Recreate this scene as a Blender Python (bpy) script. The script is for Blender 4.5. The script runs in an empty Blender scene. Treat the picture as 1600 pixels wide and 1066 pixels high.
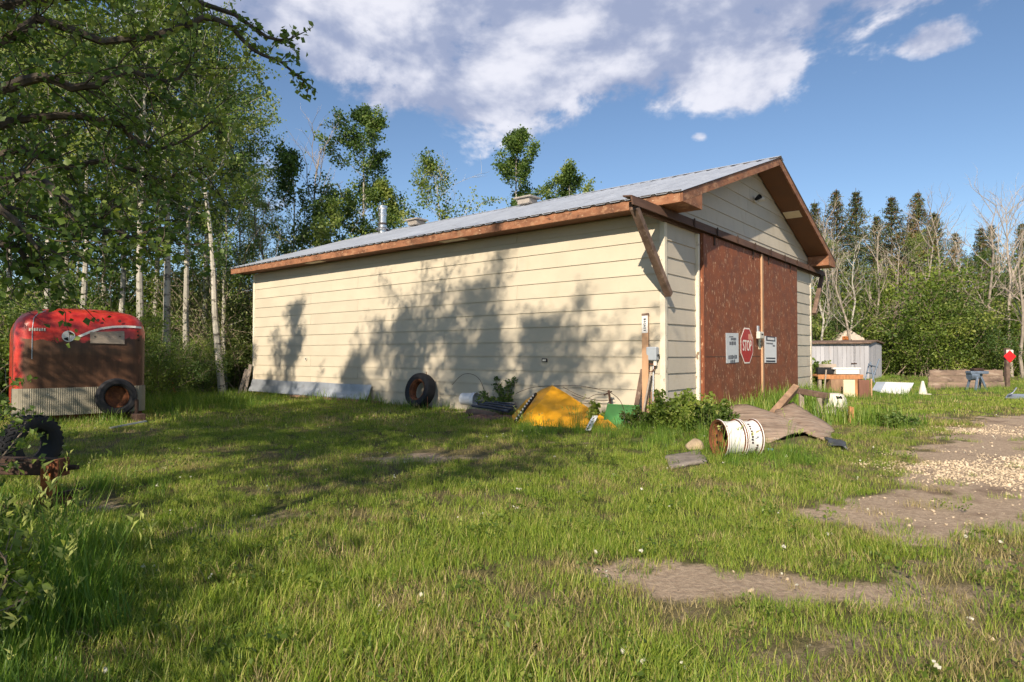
import bpy, math, random
import numpy as np
from mathutils import Vector, Matrix
sc = bpy.context.scene
COL = sc.collection
R = math.radians
# ------------------------------------------------------------------ camera
FPX, PITCH, HC = 990.0, R(1.145), 1.3
cam = bpy.data.objects.new('camera', bpy.data.cameras.new('camera'))
COL.objects.link(cam); sc.camera = cam
cam.data.sensor_width = 36; cam.data.lens = 36*FPX/1600
cam.data.clip_start = 0.05; cam.data.clip_end = 2000
cam.location = (0, 0, HC); cam.rotation_euler = (R(90)+PITCH, 0, 0)
# ------------------------------------------------------------------ sun and sky
LIGHT = Vector((0.345, 0.939, -0.60)).normalized()          # direction the sunlight travels
SUN_EL = math.asin(-LIGHT.z); SUN_AZ = math.atan2(-LIGHT.x, -LIGHT.y)   # clockwise from +Y
sun = bpy.data.objects.new('sun', bpy.data.lights.new('sun', 'SUN'))
COL.objects.link(sun); sun.data.energy = 4.8; sun.data.angle = R(0.55); sun.data.color = (1.0, 0.86, 0.68)
sun.rotation_euler = LIGHT.to_track_quat('-Z', 'Y').to_euler()
world = bpy.data.worlds.new('World'); sc.world = world; world.use_nodes = True
world.cycles.sampling_method = 'MANUAL'; world.cycles.sample_map_resolution = 256
sc.cycles.max_bounces = 5; sc.cycles.diffuse_bounces = 3; sc.cycles.glossy_bounces = 2; sc.cycles.transmission_bounces = 3; sc.cycles.use_light_tree = False
sc.view_settings.view_transform = 'Standard'; sc.view_settings.look = 'None'
sc.view_settings.exposure = 0.50; sc.view_settings.gamma = 1.0; sc.view_settings.use_curve_mapping = False

class NT:
    """small node-tree helper"""
    def __init__(s, tree):
        s.t = tree; s.t.nodes.clear()
    def n(s, kind, **kw):
        nd = s.t.nodes.new(kind)
        for k, v in kw.items():
            if k.startswith('_'): setattr(nd, k[1:], v)
        return nd
    def set(s, sock, v):
        if hasattr(v, 'is_output') : s.t.links.new(v, sock)
        else: sock.default_value = v
    def math(s, op, a, b=None, c=None, clamp=False):
        nd = s.t.nodes.new('ShaderNodeMath'); nd.operation = op; nd.use_clamp = clamp
        s.set(nd.inputs[0], a)
        if b is not None: s.set(nd.inputs[1], b)
        if c is not None: s.set(nd.inputs[2], c)
        return nd.outputs[0]
    def vec(s, op, a, b=None):
        nd = s.t.nodes.new('ShaderNodeVectorMath'); nd.operation = op
        s.set(nd.inputs[0], a)
        if b is not None: s.set(nd.inputs[1], b)
        return nd.outputs[0]
    def mix(s, f, a, b, blend='MIX'):
        nd = s.t.nodes.new('ShaderNodeMix'); nd.data_type = 'RGBA'; nd.blend_type = blend
        nd.clamp_factor = True
        s.set(nd.inputs[0], f)
        for sock, v in ((nd.inputs[6], a), (nd.inputs[7], b)):
            if not hasattr(v, 'is_output') and len(v) == 3: v = (*v, 1)
            s.set(sock, v)
        return nd.outputs[2]
    def noise(s, co, scale, detail=4, rough=0.55, dist=0.0):
        nd = s.t.nodes.new('ShaderNodeTexNoise')
        nd.inputs['Scale'].default_value = scale; nd.inputs['Detail'].default_value = detail
        nd.inputs['Roughness'].default_value = rough; nd.inputs['Distortion'].default_value = dist
        s.set(nd.inputs['Vector'], co); return nd.outputs['Fac']
    def smooth(s, v, lo, hi, a=0.0, b=1.0):
        nd = s.t.nodes.new('ShaderNodeMapRange'); nd.interpolation_type = 'SMOOTHSTEP'
        s.set(nd.inputs[0], v)
        for i, x in zip((1, 2, 3, 4), (lo, hi, a, b)): nd.inputs[i].default_value = x
        return nd.outputs[0]
    def mapping(s, co, scale=(1, 1, 1), loc=(0, 0, 0)):
        nd = s.t.nodes.new('ShaderNodeMapping')
        s.set(nd.inputs[0], co); nd.inputs['Location'].default_value = loc; nd.inputs['Scale'].default_value = scale
        return nd.outputs[0]

def build_world():
    w = NT(world.node_tree)
    sky = w.n('ShaderNodeTexSky'); sky.sky_type = 'NISHITA'; sky.sun_disc = False
    sky.sun_elevation = SUN_EL; sky.sun_rotation = SUN_AZ
    sky.air_density = 1.0; sky.dust_density = 0.25; sky.ozone_density = 3.2; sky.altitude = 400
    tc = w.n('ShaderNodeTexCoord').outputs['Generated']
    dirn = w.vec('NORMALIZE', tc)
    sep = w.n('ShaderNodeSeparateXYZ'); w.set(sep.inputs[0], dirn)
    x, y, z = sep.outputs
    az = w.math('ARCTAN2', x, y); el = w.math('ARCSINE', z)
    # a cloud deck seen in perspective: coordinates on a flat layer
    zz = w.math('MAXIMUM', w.math('ADD', z, 0.10), 0.02)
    cx = w.math('DIVIDE', x, zz); cy = w.math('DIVIDE', y, zz)
    cmb = w.n('ShaderNodeCombineXYZ'); w.set(cmb.inputs[0], cx); w.set(cmb.inputs[1], cy); w.set(cmb.inputs[2], 0.0)
    ang = w.n('ShaderNodeCombineXYZ'); w.set(ang.inputs[0], az); w.set(ang.inputs[1], w.math('MULTIPLY', el, 1.5)); w.set(ang.inputs[2], 3.3)
    nz = w.noise(ang.outputs[0], 5.0, 6, 0.6, 0.15)
    nbig = w.noise(cmb.outputs[0], 0.55, 1, 0.5)
    # cloud banks: azimuth, elevation, half widths (radians)
    cov = None
    for a, e, wa, we, k in ((-8, 32, 27, 11.5, 1.0), (12, 31, 17, 8.5, 1.0), (17.5, 24.2, 10, 4.6, .95), (2, 26.5, 12, 5.6, 1.0),
                            (-16, 26.5, 10, 5.0, .95), (29, 33.5, 20, 6.6, 1.15), (38.5, 26.3, 3.6, 2.6, .72), (34.2, 22.6, 2.6, 1.4, .6), (16.6, 18.3, 1.2, .7, .6),
                            (-23, 18.5, 5, 1.7, .46), (36, 14.5, 6, 1.6, .42), (-70, 34, 30, 9, .9), (85, 30, 26, 8, .85), (150, 38, 30, 9, .8), (-140, 36, 30, 9, .8)):
        da = w.math('DIVIDE', w.math('SUBTRACT', az, R(a)), R(wa)); de = w.math('DIVIDE', w.math('SUBTRACT', el, R(e)), R(we))
        r2 = w.math('ADD', w.math('MULTIPLY', da, da), w.math('MULTIPLY', de, de))
        g = w.math('MULTIPLY', w.math('EXPONENT', w.math('MULTIPLY', r2, -0.8)), k)
        cov = g if cov is None else w.math('MAXIMUM', cov, g)
    cov = w.math('ADD', cov, w.math('MULTIPLY', w.math('SUBTRACT', nbig, 0.55), 0.25))
    dens = w.math('ADD', cov, w.math('MULTIPLY', w.math('SUBTRACT', nz, 0.5), 2.0))
    alpha = w.smooth(dens, 0.34, 0.58)
    # puffs face the low sun behind the viewer; thick cores are greyer
    off = w.vec('ADD', ang.outputs[0], (-0.035, 0.045, 0.0))
    nz2 = w.noise(off, 5.0, 4, 0.55, 0.15)
    lit = w.math('ADD', w.math('MULTIPLY', w.math('SUBTRACT', nz2, nz), -3.6), 0.62)
    nsh = w.noise(w.vec('ADD', ang.outputs[0], (4.2, 1.7, 0.0)), 3.4, 2, 0.5)
    lit = w.math('ADD', lit, w.math('MULTIPLY', w.math('SUBTRACT', nsh, 0.5), 1.8))
    for a, e, wa, we in ((23, 29.6, 12, 4.0), (-10, 22.5, 14, 2.6), (-2, 29, 6, 3)):
        da = w.math('DIVIDE', w.math('SUBTRACT', az, R(a)), R(wa)); de = w.math('DIVIDE', w.math('SUBTRACT', el, R(e)), R(we))
        g = w.math('EXPONENT', w.math('MULTIPLY', w.math('ADD', w.math('MULTIPLY', da, da), w.math('MULTIPLY', de, de)), -0.8))
        lit = w.math('SUBTRACT', lit, w.math('MULTIPLY', g, 0.55))
    lit = w.smooth(lit, 0.0, 1.0)
    ccol = w.mix(lit, (0.26, 0.30, 0.43), (0.65, 0.65, 0.71))
    skyc = w.mix(1.0, sky.outputs[0], (0.094, 0.094, 0.094), 'MULTIPLY')
    # thin bright veil toward the horizon
    col = w.mix(w.math('MULTIPLY', alpha, 0.93), skyc, ccol)
    bg = w.n('ShaderNodeBackground'); w.set(bg.inputs[0], col); bg.inputs[1].default_value = 1.0
    out = w.n('ShaderNodeOutputWorld'); w.t.links.new(bg.outputs[0], out.inputs[0])
build_world()

# ------------------------------------------------------------------ pixel helpers (directions only)
def ray(px, py):
    u, w = (px-800)/FPX, (533-py)/FPX
    return Vector((u, math.cos(PITCH)-w*math.sin(PITCH), math.sin(PITCH)+w*math.cos(PITCH)))
def G(px, py, z=0.0):
    d = ray(px, py); return Vector((0, 0, HC)) + d*((z-HC)/d.z)
def P(px, py, depth):
    d = ray(px, py); return Vector((0, 0, HC)) + d*(depth/d.y)
# shed frame: t along the door wall, s along the long wall
TH = R(50.64); CORNER = Vector((2.7626, 11.5, 0)); W_, L_ = 9.83, 14.45
D2 = Vector((math.cos(TH), math.sin(TH), 0)); D1 = Vector((-math.sin(TH), math.cos(TH), 0))
def SH(t, s, z=0.0): return CORNER + D2*t + D1*s + Vector((0, 0, z))
def s_at(px, n=0.0):
    """distance along the long wall where the pixel column meets it (n metres in front of the wall)"""
    u = (px-800)/FPX; c = CORNER - D2*n
    return (c.x-u*c.y)/(u*D1.y-D1.x)
def t_at(px, n=0.0):
    u = (px-800)/FPX; c = CORNER - D1*n
    return (c.x-u*c.y)/(u*D2.y-D2.x)
def z_at(p, py):
    return HC + p.y*(ray(800, py).z/ray(800, py).y)

# ------------------------------------------------------------------ mesh helpers
class MB:
    def __init__(s): s.v = []; s.f = []
    def add(s, vs, fs):
        b = len(s.v); s.v += [tuple(v) for v in vs]; s.f += [tuple(b+i for i in f) for f in fs]; return s
    def hexa(s, c):   # 8 corners: bottom loop 0-3, top loop 4-7
        return s.add(c, [(3, 2, 1, 0), (4, 5, 6, 7), (0, 1, 5, 4), (1, 2, 6, 5), (2, 3, 7, 6), (3, 0, 4, 7)])
    def box(s, c, d, m=None):
        x, y, z = c; a, b, h = d[0]/2, d[1]/2, d[2]/2
        vs = [Vector(q) for q in ((-a, -b, -h), (a, -b, -h), (a, b, -h), (-a, b, -h), (-a, -b, h), (a, -b, h), (a, b, h), (-a, b, h))]
        if m is not None: vs = [m @ v for v in vs]
        return s.hexa([v+Vector(c) for v in vs])
    def beam(s, a, b, w, h, up=(0, 0, 1)):
        """rectangular bar from a to b: w across, h along up"""
        a, b = Vector(a), Vector(b); d = (b-a).normalized(); up = Vector(up)
        x = d.cross(up)
        if x.length < 1e-4: x = d.cross(Vector((1, 0, 0)))
        x.normalize(); y = x.cross(d).normalized()
        q = [(-w/2, -h/2), (w/2, -h/2), (w/2, h/2), (-w/2, h/2)]
        return s.hexa([a+x*i+y*j for i, j in q] + [b+x*i+y*j for i, j in q])
    def tube(s, pts, rad, n=8, cap=True):
        pts = [Vector(p) for p in pts]
        if not hasattr(rad, '__len__'): rad = [rad]*len(pts)
        b = len(s.v); x = None
        for i, p in enumerate(pts):
            d = (pts[min(i+1, len(pts)-1)]-pts[max(i-1, 0)]).normalized()
            if x is None: x = d.orthogonal().normalized()
            else:
                x = x-d*x.dot(d)
                x = x.normalized() if x.length > 1e-6 else d.orthogonal().normalized()
            y = d.cross(x)
            for k in range(n):
                a = 2*math.pi*k/n; s.v.append(tuple(p+(x*math.cos(a)+y*math.sin(a))*rad[i]))
        for i in range(len(pts)-1):
            for k in range(n):
                k2 = (k+1) % n; s.f.append((b+i*n+k, b+i*n+k2, b+(i+1)*n+k2, b+(i+1)*n+k))
        if cap:
            s.f.append(tuple(b+k for k in range(n))[::-1]); s.f.append(tuple(b+(len(pts)-1)*n+k for k in range(n)))
        return s
    def lathe(s, prof, n=32, m=None, close=False):
        """profile (r, h) about local Z"""
        b = len(s.v); m = m or Matrix.Identity(4)
        for r, h in prof:
            for k in range(n):
                a = 2*math.pi*k/n; s.v.append(tuple(m @ Vector((r*math.cos(a), r*math.sin(a), h))))
        rows = len(prof)
        for i in range(rows if close else rows-1):
            j = (i+1) % rows
            for k in range(n):
                k2 = (k+1) % n; s.f.append((b+i*n+k, b+i*n+k2, b+j*n+k2, b+j*n+k))
        return s
    def prism(s, poly, vec):
        """closed polygon (3D points) pushed along vec"""
        vec = Vector(vec); n = len(poly); b = len(s.v)
        s.v += [tuple(p) for p in poly] + [tuple(Vector(p)+vec) for p in poly]
        s.f.append(tuple(b+i for i in range(n))[::-1]); s.f.append(tuple(b+n+i for i in range(n)))
        for i in range(n): j = (i+1) % n; s.f.append((b+i, b+j, b+n+j, b+n+i))
        return s
    def mesh(s, name):
        me = bpy.data.meshes.new(name); me.from_pydata(s.v, [], s.f); me.validate(); me.update(); return me

def fixnormals(me):
    import bmesh
    bm = bmesh.new(); bm.from_mesh(me); bmesh.ops.recalc_face_normals(bm, faces=bm.faces); bm.to_mesh(me); bm.free()
def obj(name, mb, mat, parent=None, smooth=False, bevel=0, solid=0):
    me = mb if isinstance(mb, bpy.types.Mesh) else mb.mesh(name)
    if not isinstance(mb, bpy.types.Mesh): fixnormals(me)
    if smooth:
        me.polygons.foreach_set('use_smooth', [True]*len(me.polygons))
        try: me.set_sharp_from_angle(angle=R(38))
        except Exception: pass
    if mat is not None and not me.materials: me.materials.append(mat)
    o = bpy.data.objects.new(name, me); COL.objects.link(o)
    if parent is not None: o.parent = parent
    if solid: md = o.modifiers.new('solid', 'SOLIDIFY'); md.thickness = solid; md.offset = 0
    if bevel: md = o.modifiers.new('bevel', 'BEVEL'); md.width = bevel; md.segments = 2; md.limit_method = 'ANGLE'; md.angle_limit = R(40)
    return o
def tag(o, label, cat, group=None, kind=None):
    if label: o['label'] = label
    if cat: o['category'] = cat
    if group: o['group'] = group
    if kind: o['kind'] = kind
    return o
def thing(name, label, cat, loc=(0, 0, 0), rz=0.0, group=None):
    o = bpy.data.objects.new(name, None); COL.objects.link(o); o.empty_display_size = .2
    o.location = loc; o.rotation_euler = (0, 0, rz); return tag(o, label, cat, group)
def one(name, mb, mat, label, cat, group=None, **kw):
    """single-mesh thing built in world coordinates: origin moved to its base"""
    vs = np.array(mb.v); c = Vector(((vs[:, 0].min()+vs[:, 0].max())/2, (vs[:, 1].min()+vs[:, 1].max())/2, vs[:, 2].min()))
    mb.v = [tuple(Vector(v)-c) for v in mb.v]
    o = obj(name, mb, mat, **kw); o.location = c; return tag(o, label, cat, group)
def rel(mb, base):
    mb.v = [tuple(Vector(v)-Vector(base)) for v in mb.v]; return mb
def dup(root, loc, rz, scale=None, label=None, group=None):
    r = root.copy(); COL.objects.link(r); r.location = loc; r.rotation_euler = (root.rotation_euler[0], root.rotation_euler[1], rz)
    if scale is not None: r.scale = scale if hasattr(scale, '__len__') else (scale,)*3
    if label: r['label'] = label
    if group: r['group'] = group
    for ch in list(root.children):
        c = ch.copy(); COL.objects.link(c); c.parent = r
        for g in ch.children:
            d = g.copy(); COL.objects.link(d); d.parent = c
    return r
def text_mesh(body, size, extrude=0.001):
    cu = bpy.data.curves.new('txt', 'FONT'); cu.body = body; cu.size = size; cu.align_x = 'CENTER'; cu.align_y = 'CENTER'; cu.extrude = extrude
    cu.offset = size*0.012; cu.resolution_u = 3
    o = bpy.data.objects.new('txt', cu); COL.objects.link(o)
    dg = bpy.context.evaluated_depsgraph_get(); me = bpy.data.meshes.new_from_object(o.evaluated_get(dg))
    bpy.data.objects.remove(o); return me
def frame(origin, xax, yax):
    x = Vector(xax).normalized(); y = Vector(yax).normalized(); z = x.cross(y).normalized(); y = z.cross(x)
    m = Matrix.Identity(4)
    for i in range(3): m[i][0], m[i][1], m[i][2], m[i][3] = x[i], y[i], z[i], Vector(origin)[i]
    return m

# ------------------------------------------------------------------ materials
def mat(name, base, rough=.75, metal=0.0, var=.25, scale=6, stretch=(1, 1, 1), bump=.25, bscale=40, stains=(), rnd=.08, spec=.35, bstretch=None, warp=0.0):
    """base colour with mottling, layers of stains (colour, scale, lo, hi, stretch) and fine relief"""
    m = bpy.data.materials.new(name); m.use_nodes = True; w = NT(m.node_tree)
    co = w.n('ShaderNodeTexCoord').outputs['Object']
    oi = w.n('ShaderNodeObjectInfo')
    cmb = w.n('ShaderNodeCombineXYZ')
    for i, k in enumerate((13.1, 7.7, 3.9)): w.set(cmb.inputs[i], w.math('MULTIPLY', oi.outputs['Random'], k))
    co = w.vec('ADD', co, cmb.outputs[0])
    n1 = w.noise(w.mapping(co, stretch), scale, 6, .62, warp)
    dark = tuple(c*(1-var) for c in base); light = tuple(min(1, c*(1+var)) for c in base)
    col = w.mix(w.smooth(n1, .3, .7), dark, light)
    for c, scl, lo, hi, st in stains:
        if lo >= .64: lo -= .065; hi -= .065
        ns = w.noise(w.mapping(co, st, (scl, 2*scl, .3)), scl, 6, .62, .2)
        col = w.mix(w.smooth(ns, lo, hi), col, c)
    if rnd:
        k = w.math('ADD', w.math('MULTIPLY', oi.outputs['Random'], 2*rnd), 1-rnd)
        gc = w.n('ShaderNodeCombineColor')
        for i in range(3): w.set(gc.inputs[i], k)
        col = w.mix(1.0, col, gc.outputs[0], 'MULTIPLY')
    b = w.n('ShaderNodeBsdfPrincipled'); w.set(b.inputs['Base Color'], col)
    b.inputs['Metallic'].default_value = metal; b.inputs['Specular IOR Level'].default_value = spec
    w.set(b.inputs['Roughness'], w.smooth(n1, .25, .75, max(.05, rough-.1), min(1, rough+.1)))
    if bump:
        nb = w.noise(w.mapping(co, bstretch or stretch), bscale, 5, .6)
        bp = w.n('ShaderNodeBump'); bp.inputs['Strength'].default_value = bump; bp.inputs['Distance'].default_value = .01
        w.set(bp.inputs['Height'], nb); w.t.links.new(bp.outputs[0], b.inputs['Normal'])
    out = w.n('ShaderNodeOutputMaterial'); w.t.links.new(b.outputs[0], out.inputs[0])
    return m
def leaf_mat(name, cols, trans=.35, rough=.45):
    """cols: dark, mid, light leaf colours picked per leaf"""
    m = bpy.data.materials.new(name); m.use_nodes = True; w = NT(m.node_tree)
    at = w.n('ShaderNodeAttribute'); at.attribute_name = 'lv'
    oi = w.n('ShaderNodeObjectInfo')
    v = w.math('ADD', at.outputs['Fac'], w.math('MULTIPLY', w.math('SUBTRACT', oi.outputs['Random'], .5), .35))
    rp = w.n('ShaderNodeValToRGB'); w.set(rp.inputs[0], v); cr = rp.color_ramp
    cr.elements[0].position = 0.0; cr.elements[0].color = (*cols[0], 1); cr.elements[1].position = 1.0; cr.elements[1].color = (*cols[-1], 1)
    for i, c in enumerate(cols[1:-1]):
        e = cr.elements.new((i+1)/(len(cols)-1)); e.color = (*c, 1)
    b = w.n('ShaderNodeBsdfPrincipled'); w.set(b.inputs['Base Color'], rp.outputs[0]); b.inputs['Roughness'].default_value = rough
    b.inputs['Specular IOR Level'].default_value = .3
    tr = w.n('ShaderNodeBsdfTranslucent'); w.set(tr.inputs[0], w.mix(1.0, rp.outputs[0], (1.25, 1.3, .55), 'MULTIPLY'))
    ms = w.n('ShaderNodeMixShader'); ms.inputs[0].default_value = trans
    w.t.links.new(b.outputs[0], ms.inputs[1]); w.t.links.new(tr.outputs[0], ms.inputs[2])
    out = w.n('ShaderNodeOutputMaterial'); w.t.links.new(ms.outputs[0], out.inputs[0])
    return m
M = {}
GRAIN_X, GRAIN_Y, GRAIN_Z = (.06, 1, 1), (1, .06, 1), (1, 1, .06)
M['siding'] = mat('siding', (.55, .49, .38), .62, var=.05, scale=1.1, bump=.12, bscale=60, bstretch=(.2, .2, 1), rnd=.035, stains=(((.50, .42, .30), 2.2, .60, .85, (1, 1, .35)), ((.42, .36, .27), 16, .74, .86, (.6, .6, 1))))
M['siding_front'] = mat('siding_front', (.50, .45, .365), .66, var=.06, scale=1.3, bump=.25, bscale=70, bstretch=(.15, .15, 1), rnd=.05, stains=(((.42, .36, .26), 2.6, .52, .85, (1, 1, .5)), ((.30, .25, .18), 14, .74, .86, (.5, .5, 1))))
M['trim'] = mat('trim', (.66, .60, .48), .6, var=.08, scale=5, stains=(((.22, .16, .11), 9, .66, .74, (1, 1, .5)),))
M['fascia'] = mat('fascia', (.265, .118, .062), .75, var=.35, scale=3, stretch=(.5, .5, 1), bump=.5, stains=(((.40, .22, .125), 7, .50, .68, (.6, .6, 1)), ((.11, .05, .03), 12, .56, .70, (.5, .5, 1)), ((.50, .34, .22), 30, .60, .68, (.5, .5, 1))))
M['soffit'] = mat('soffit', (.165, .08, .045), .75, var=.12, scale=2)
M['roof'] = mat('roof', (.50, .54, .60), .40, metal=.4, var=.08, scale=1.5, bump=.04, rnd=.05, stains=(((.36, .37, .39), 4, .55, .8, (1, 1, 1)),))
M['roofdark'] = mat('roofdark', (.06, .05, .045), .8)
M['galv'] = mat('galv', (.46, .50, .56), .42, metal=.6, var=.12, scale=3, bump=.05, stains=(((.36, .33, .31), 5, .6, .8, (1, 1, 1)),))
M['flue'] = mat('flue', (.62, .62, .62), .28, metal=.9, var=.1, bump=.05)
M['vent'] = mat('vent', (.30, .27, .24), .6, var=.1)
M['ventpale'] = mat('ventpale', (.72, .62, .46), .6, var=.06)
M['door'] = mat('door', (.205, .066, .030), .7, var=.22, scale=3.5, bump=.5, bscale=26, bstretch=(1, 1, .5), rnd=.04,
    stains=(((.15, .075, .045), 1.1, .5, .8, (1, 1, .45)), ((.30, .12, .06), 13, .60, .72, (1, 1, .55)), ((.50, .31, .19), 15, .665, .71, (1.4, 1.4, .55)), ((.08, .035, .02), 17, .70, .80, (1, 1, .6))))
M['trackwood'] = mat('trackwood', (.10, .055, .038), .8, var=.35, scale=5, stretch=(.15, .15, 1), bump=.5, stains=(((.26, .17, .12), 12, .6, .75, (.2, .2, 1)),))
M['darkwood'] = mat('darkwood', (.15, .10, .075), .85, var=.4, scale=7, stretch=(.6, .6, .6), bump=.6, stains=(((.30, .23, .18), 14, .55, .72, (1, 1, .4)),))
M['greywood'] = mat('greywood', (.33, .275, .225), .85, var=.22, scale=5, stretch=(.35, 1, 1), bump=.7, bscale=24, stains=(((.18, .13, .10), 9, .62, .75, (.3, 1, 1)), ((.46, .40, .33), 5, .58, .8, (.4, 1, 1))))
M['plywood'] = mat('plywood', (.34, .25, .185), .92, var=.28, scale=9, stretch=(.22, 1, 1), bump=1.0, bscale=30, stains=(((.17, .115, .08), 4, .52, .68, (.45, 1, 1)), ((.45, .37, .29), 16, .54, .66, (.18, 1, 1)), ((.12, .08, .06), 28, .60, .68, (.2, 1, 1))))
M['oldboards'] = mat('oldboards', (.23, .165, .125), .92, var=.35, scale=3, stretch=(.3, 1, 1), bump=.8, stains=(((.085, .06, .05), 1.3, .50, .66, (.8, 1, 1)), ((.36, .28, .22), 8, .54, .68, (.2, 1, 1))))
M['newwood'] = mat('newwood', (.55, .33, .19), .8, var=.18, scale=6, stretch=(.6, .6, .2), bump=.4, stains=(((.36, .2, .12), 11, .6, .8, (1, 1, .3)),))
M['orangewood'] = mat('orangewood', (.42, .20, .09), .85, var=.3, scale=10, stretch=(1, 1, .2), bump=.6)
M['brownboard'] = mat('brownboard', (.30, .19, .12), .85, var=.3, scale=6, stretch=(1, 1, .2), bump=.5)
M['rust'] = mat('rust', (.16, .058, .026), .9, var=.45, scale=8, bump=.8, bscale=50, stains=(((.33, .12, .04), 12, .55, .72, (1, 1, 1)), ((.045, .028, .022), 7, .6, .75, (1, 1, 1))))
M['darkrust'] = mat('darkrust', (.055, .032, .024), .9, var=.45, scale=8, bump=.8, bscale=50, stains=(((.17, .075, .035), 13, .6, .75, (1, 1, 1)),))
M['brightrust'] = mat('brightrust', (.32, .105, .03), .9, var=.4, scale=10, bump=.8, stains=(((.12, .04, .02), 9, .55, .7, (1, 1, 1)),))
M['rubber'] = mat('rubber', (.022, .022, .025), .8, var=.3, scale=9, bump=.3, stains=(((.07, .06, .052), 6, .6, .85, (1, 1, 1)),))
M['whitesteel'] = mat('whitesteel', (.74, .73, .71), .5, var=.05, scale=4, bump=.08, stains=(((.20, .085, .04), 10, .70, .755, (1, 1, 1)), ((.60, .52, .44), 4, .58, .8, (1, 1, 1))))
M['white'] = mat('white', (.76, .75, .72), .55, var=.05, scale=4, bump=.08, stains=(((.55, .52, .46), 5, .6, .85, (1, 1, 1)),))
M['dirtywhite'] = mat('dirtywhite', (.66, .62, .54), .65, var=.1, scale=5, bump=.2, stains=(((.36, .30, .23), 9, .6, .75, (1, 1, 1)),))
M['pail'] = mat('pail', (.70, .71, .74), .4, var=.05, bump=.05, stains=(((.48, .45, .41), 5, .62, .85, (1, 1, 1)),))
M['yellow'] = mat('yellow', (.72, .34, .015), .38, var=.1, scale=3, bump=.12, bscale=14, stains=(((.55, .23, .012), 3.5, .55, .8, (1, 1, 1)), ((.22, .13, .05), 16, .72, .8, (1, 1, 1))))
M['green'] = mat('green', (.075, .25, .075), .5, var=.1, scale=4, bump=.1, stains=(((.045, .15, .05), 5, .58, .8, (1, 1, 1)),))
M['black'] = mat('black', (.018, .018, .02), .6, var=.2)
M['ink'] = mat('ink', (.06, .065, .085), .7, var=.1, bump=0)
M['paper'] = mat('paper', (.55, .58, .60), .6, var=.05, scale=14, bump=.1, stains=(((.44, .46, .47), 7, .6, .8, (1, 1, .5)),))
M['paper2'] = mat('paper2', (.70, .71, .72), .6, var=.03, scale=14, bump=.05)
M['signred'] = mat('signred', (.36, .016, .014), .45, var=.12, scale=5, stretch=(4, 4, .3), bump=.03)
M['flagred'] = mat('flagred', (.78, .018, .022), .5, var=.06, bump=.05)
M['signwhite'] = mat('signwhite', (.72, .66, .60), .5, var=.06, bump=.03)
M['pinkpaper'] = mat('pinkpaper', (.66, .33, .24), .6, var=.08, bump=.03)
M['cream'] = mat('cream', (.68, .60, .42), .55, var=.06, bump=.05)
M['greybox'] = mat('greybox', (.36, .40, .45), .45, var=.05, bump=.05)
M['bluegrey'] = mat('bluegrey', (.14, .18, .24), .5, metal=.3, var=.25, stains=(((.34, .36, .38), 7, .58, .75, (1, 1, 1)),))
M['binwood'] = mat('binwood', (.39, .39, .42), .75, var=.15, scale=2.5, stretch=(1, 1, .12), bump=.4, stains=(((.42, .33, .28), 2.2, .56, .8, (1, 1, .1)), ((.26, .24, .24), 6, .6, .8, (1, 1, .1))))
M['alu'] = mat('alu', (.27, .245, .19), .5, metal=.25, var=.12, scale=3, bump=.05, stains=(((.22, .18, .13), 4, .58, .85, (1, 1, .4)), ((.50, .48, .42), 14, .72, .8, (1, 1, 1))))
M['pipe'] = mat('pipe', (.05, .06, .085), .35, var=.3, stains=(((.35, .37, .42), 6, .6, .72, (1, 1, 1)),))  # pale blotches are glints painted into the dark pipe colour
M['stone'] = mat('stone', (.40, .31, .21), .9, var=.3, scale=7, bump=.8, bscale=18)
M['slab'] = mat('slab', (.25, .215, .185), .9, var=.2, scale=7, bump=.5)
M['flower'] = mat('flower', (.72, .70, .62), .8, var=.1)
M['mat'] = mat('mat', (.07, .08, .095), .8, var=.3)
M['aspenbark'] = mat('aspenbark', (.40, .375, .32), .8, var=.16, scale=3, bump=.4, stains=(((.10, .09, .075), 7, .53, .62, (.5, .5, 1.1)), ((.22, .205, .165), 2.2, .52, .75, (1, 1, .4))), rnd=.15)
M['darkbark'] = mat('darkbark', (.085, .068, .052), .9, var=.4, scale=7, stretch=(1, 1, .3), bump=.8, stains=(((.19, .165, .135), 9, .58, .74, (1, 1, .4)),))
M['deadwood'] = mat('deadwood', (.34, .29, .24), .85, var=.25, scale=5, bump=.4, stains=(((.17, .13, .10), 6, .58, .72, (1, 1, .5)),), rnd=.2)
M['twig'] = mat('twig', (.28, .22, .17), .9, var=.3, scale=6)
M['leaf_aspen'] = leaf_mat('leaf_aspen', ((0.065, 0.113, 0.032), (0.134, 0.204, 0.053), (0.218, 0.291, 0.073), (0.364, 0.393, 0.124)), .42)
M['leaf_dark'] = leaf_mat('leaf_dark', ((0.049, 0.090, 0.028), (0.099, 0.168, 0.044), (0.171, 0.248, 0.056), (0.296, 0.342, 0.093)), .42)
M['leaf_shrub'] = leaf_mat('leaf_shrub', ((0.076, 0.125, 0.025), (0.143, 0.213, 0.040), (0.234, 0.304, 0.053), (0.363, 0.397, 0.101)), .42)
M['leaf_willow'] = leaf_mat('leaf_willow', ((0.094, 0.125, 0.048), (0.150, 0.188, 0.069), (0.213, 0.250, 0.098), (0.300, 0.325, 0.138)))
M['needles'] = leaf_mat('needles', ((0.042, 0.065, 0.023), (0.085, 0.114, 0.038), (0.142, 0.167, 0.053), (0.285, 0.162, 0.067)), .1, .6)
M['cones'] = leaf_mat('cones', ((.10, .055, .025), (.17, .09, .04), (.20, .12, .055)), .1, .7)
M['grass'] = leaf_mat('grass', ((0.103, 0.183, 0.025), (0.218, 0.316, 0.039), (0.364, 0.431, 0.069), (0.600, 0.519, 0.217)), .38, .5)
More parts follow.
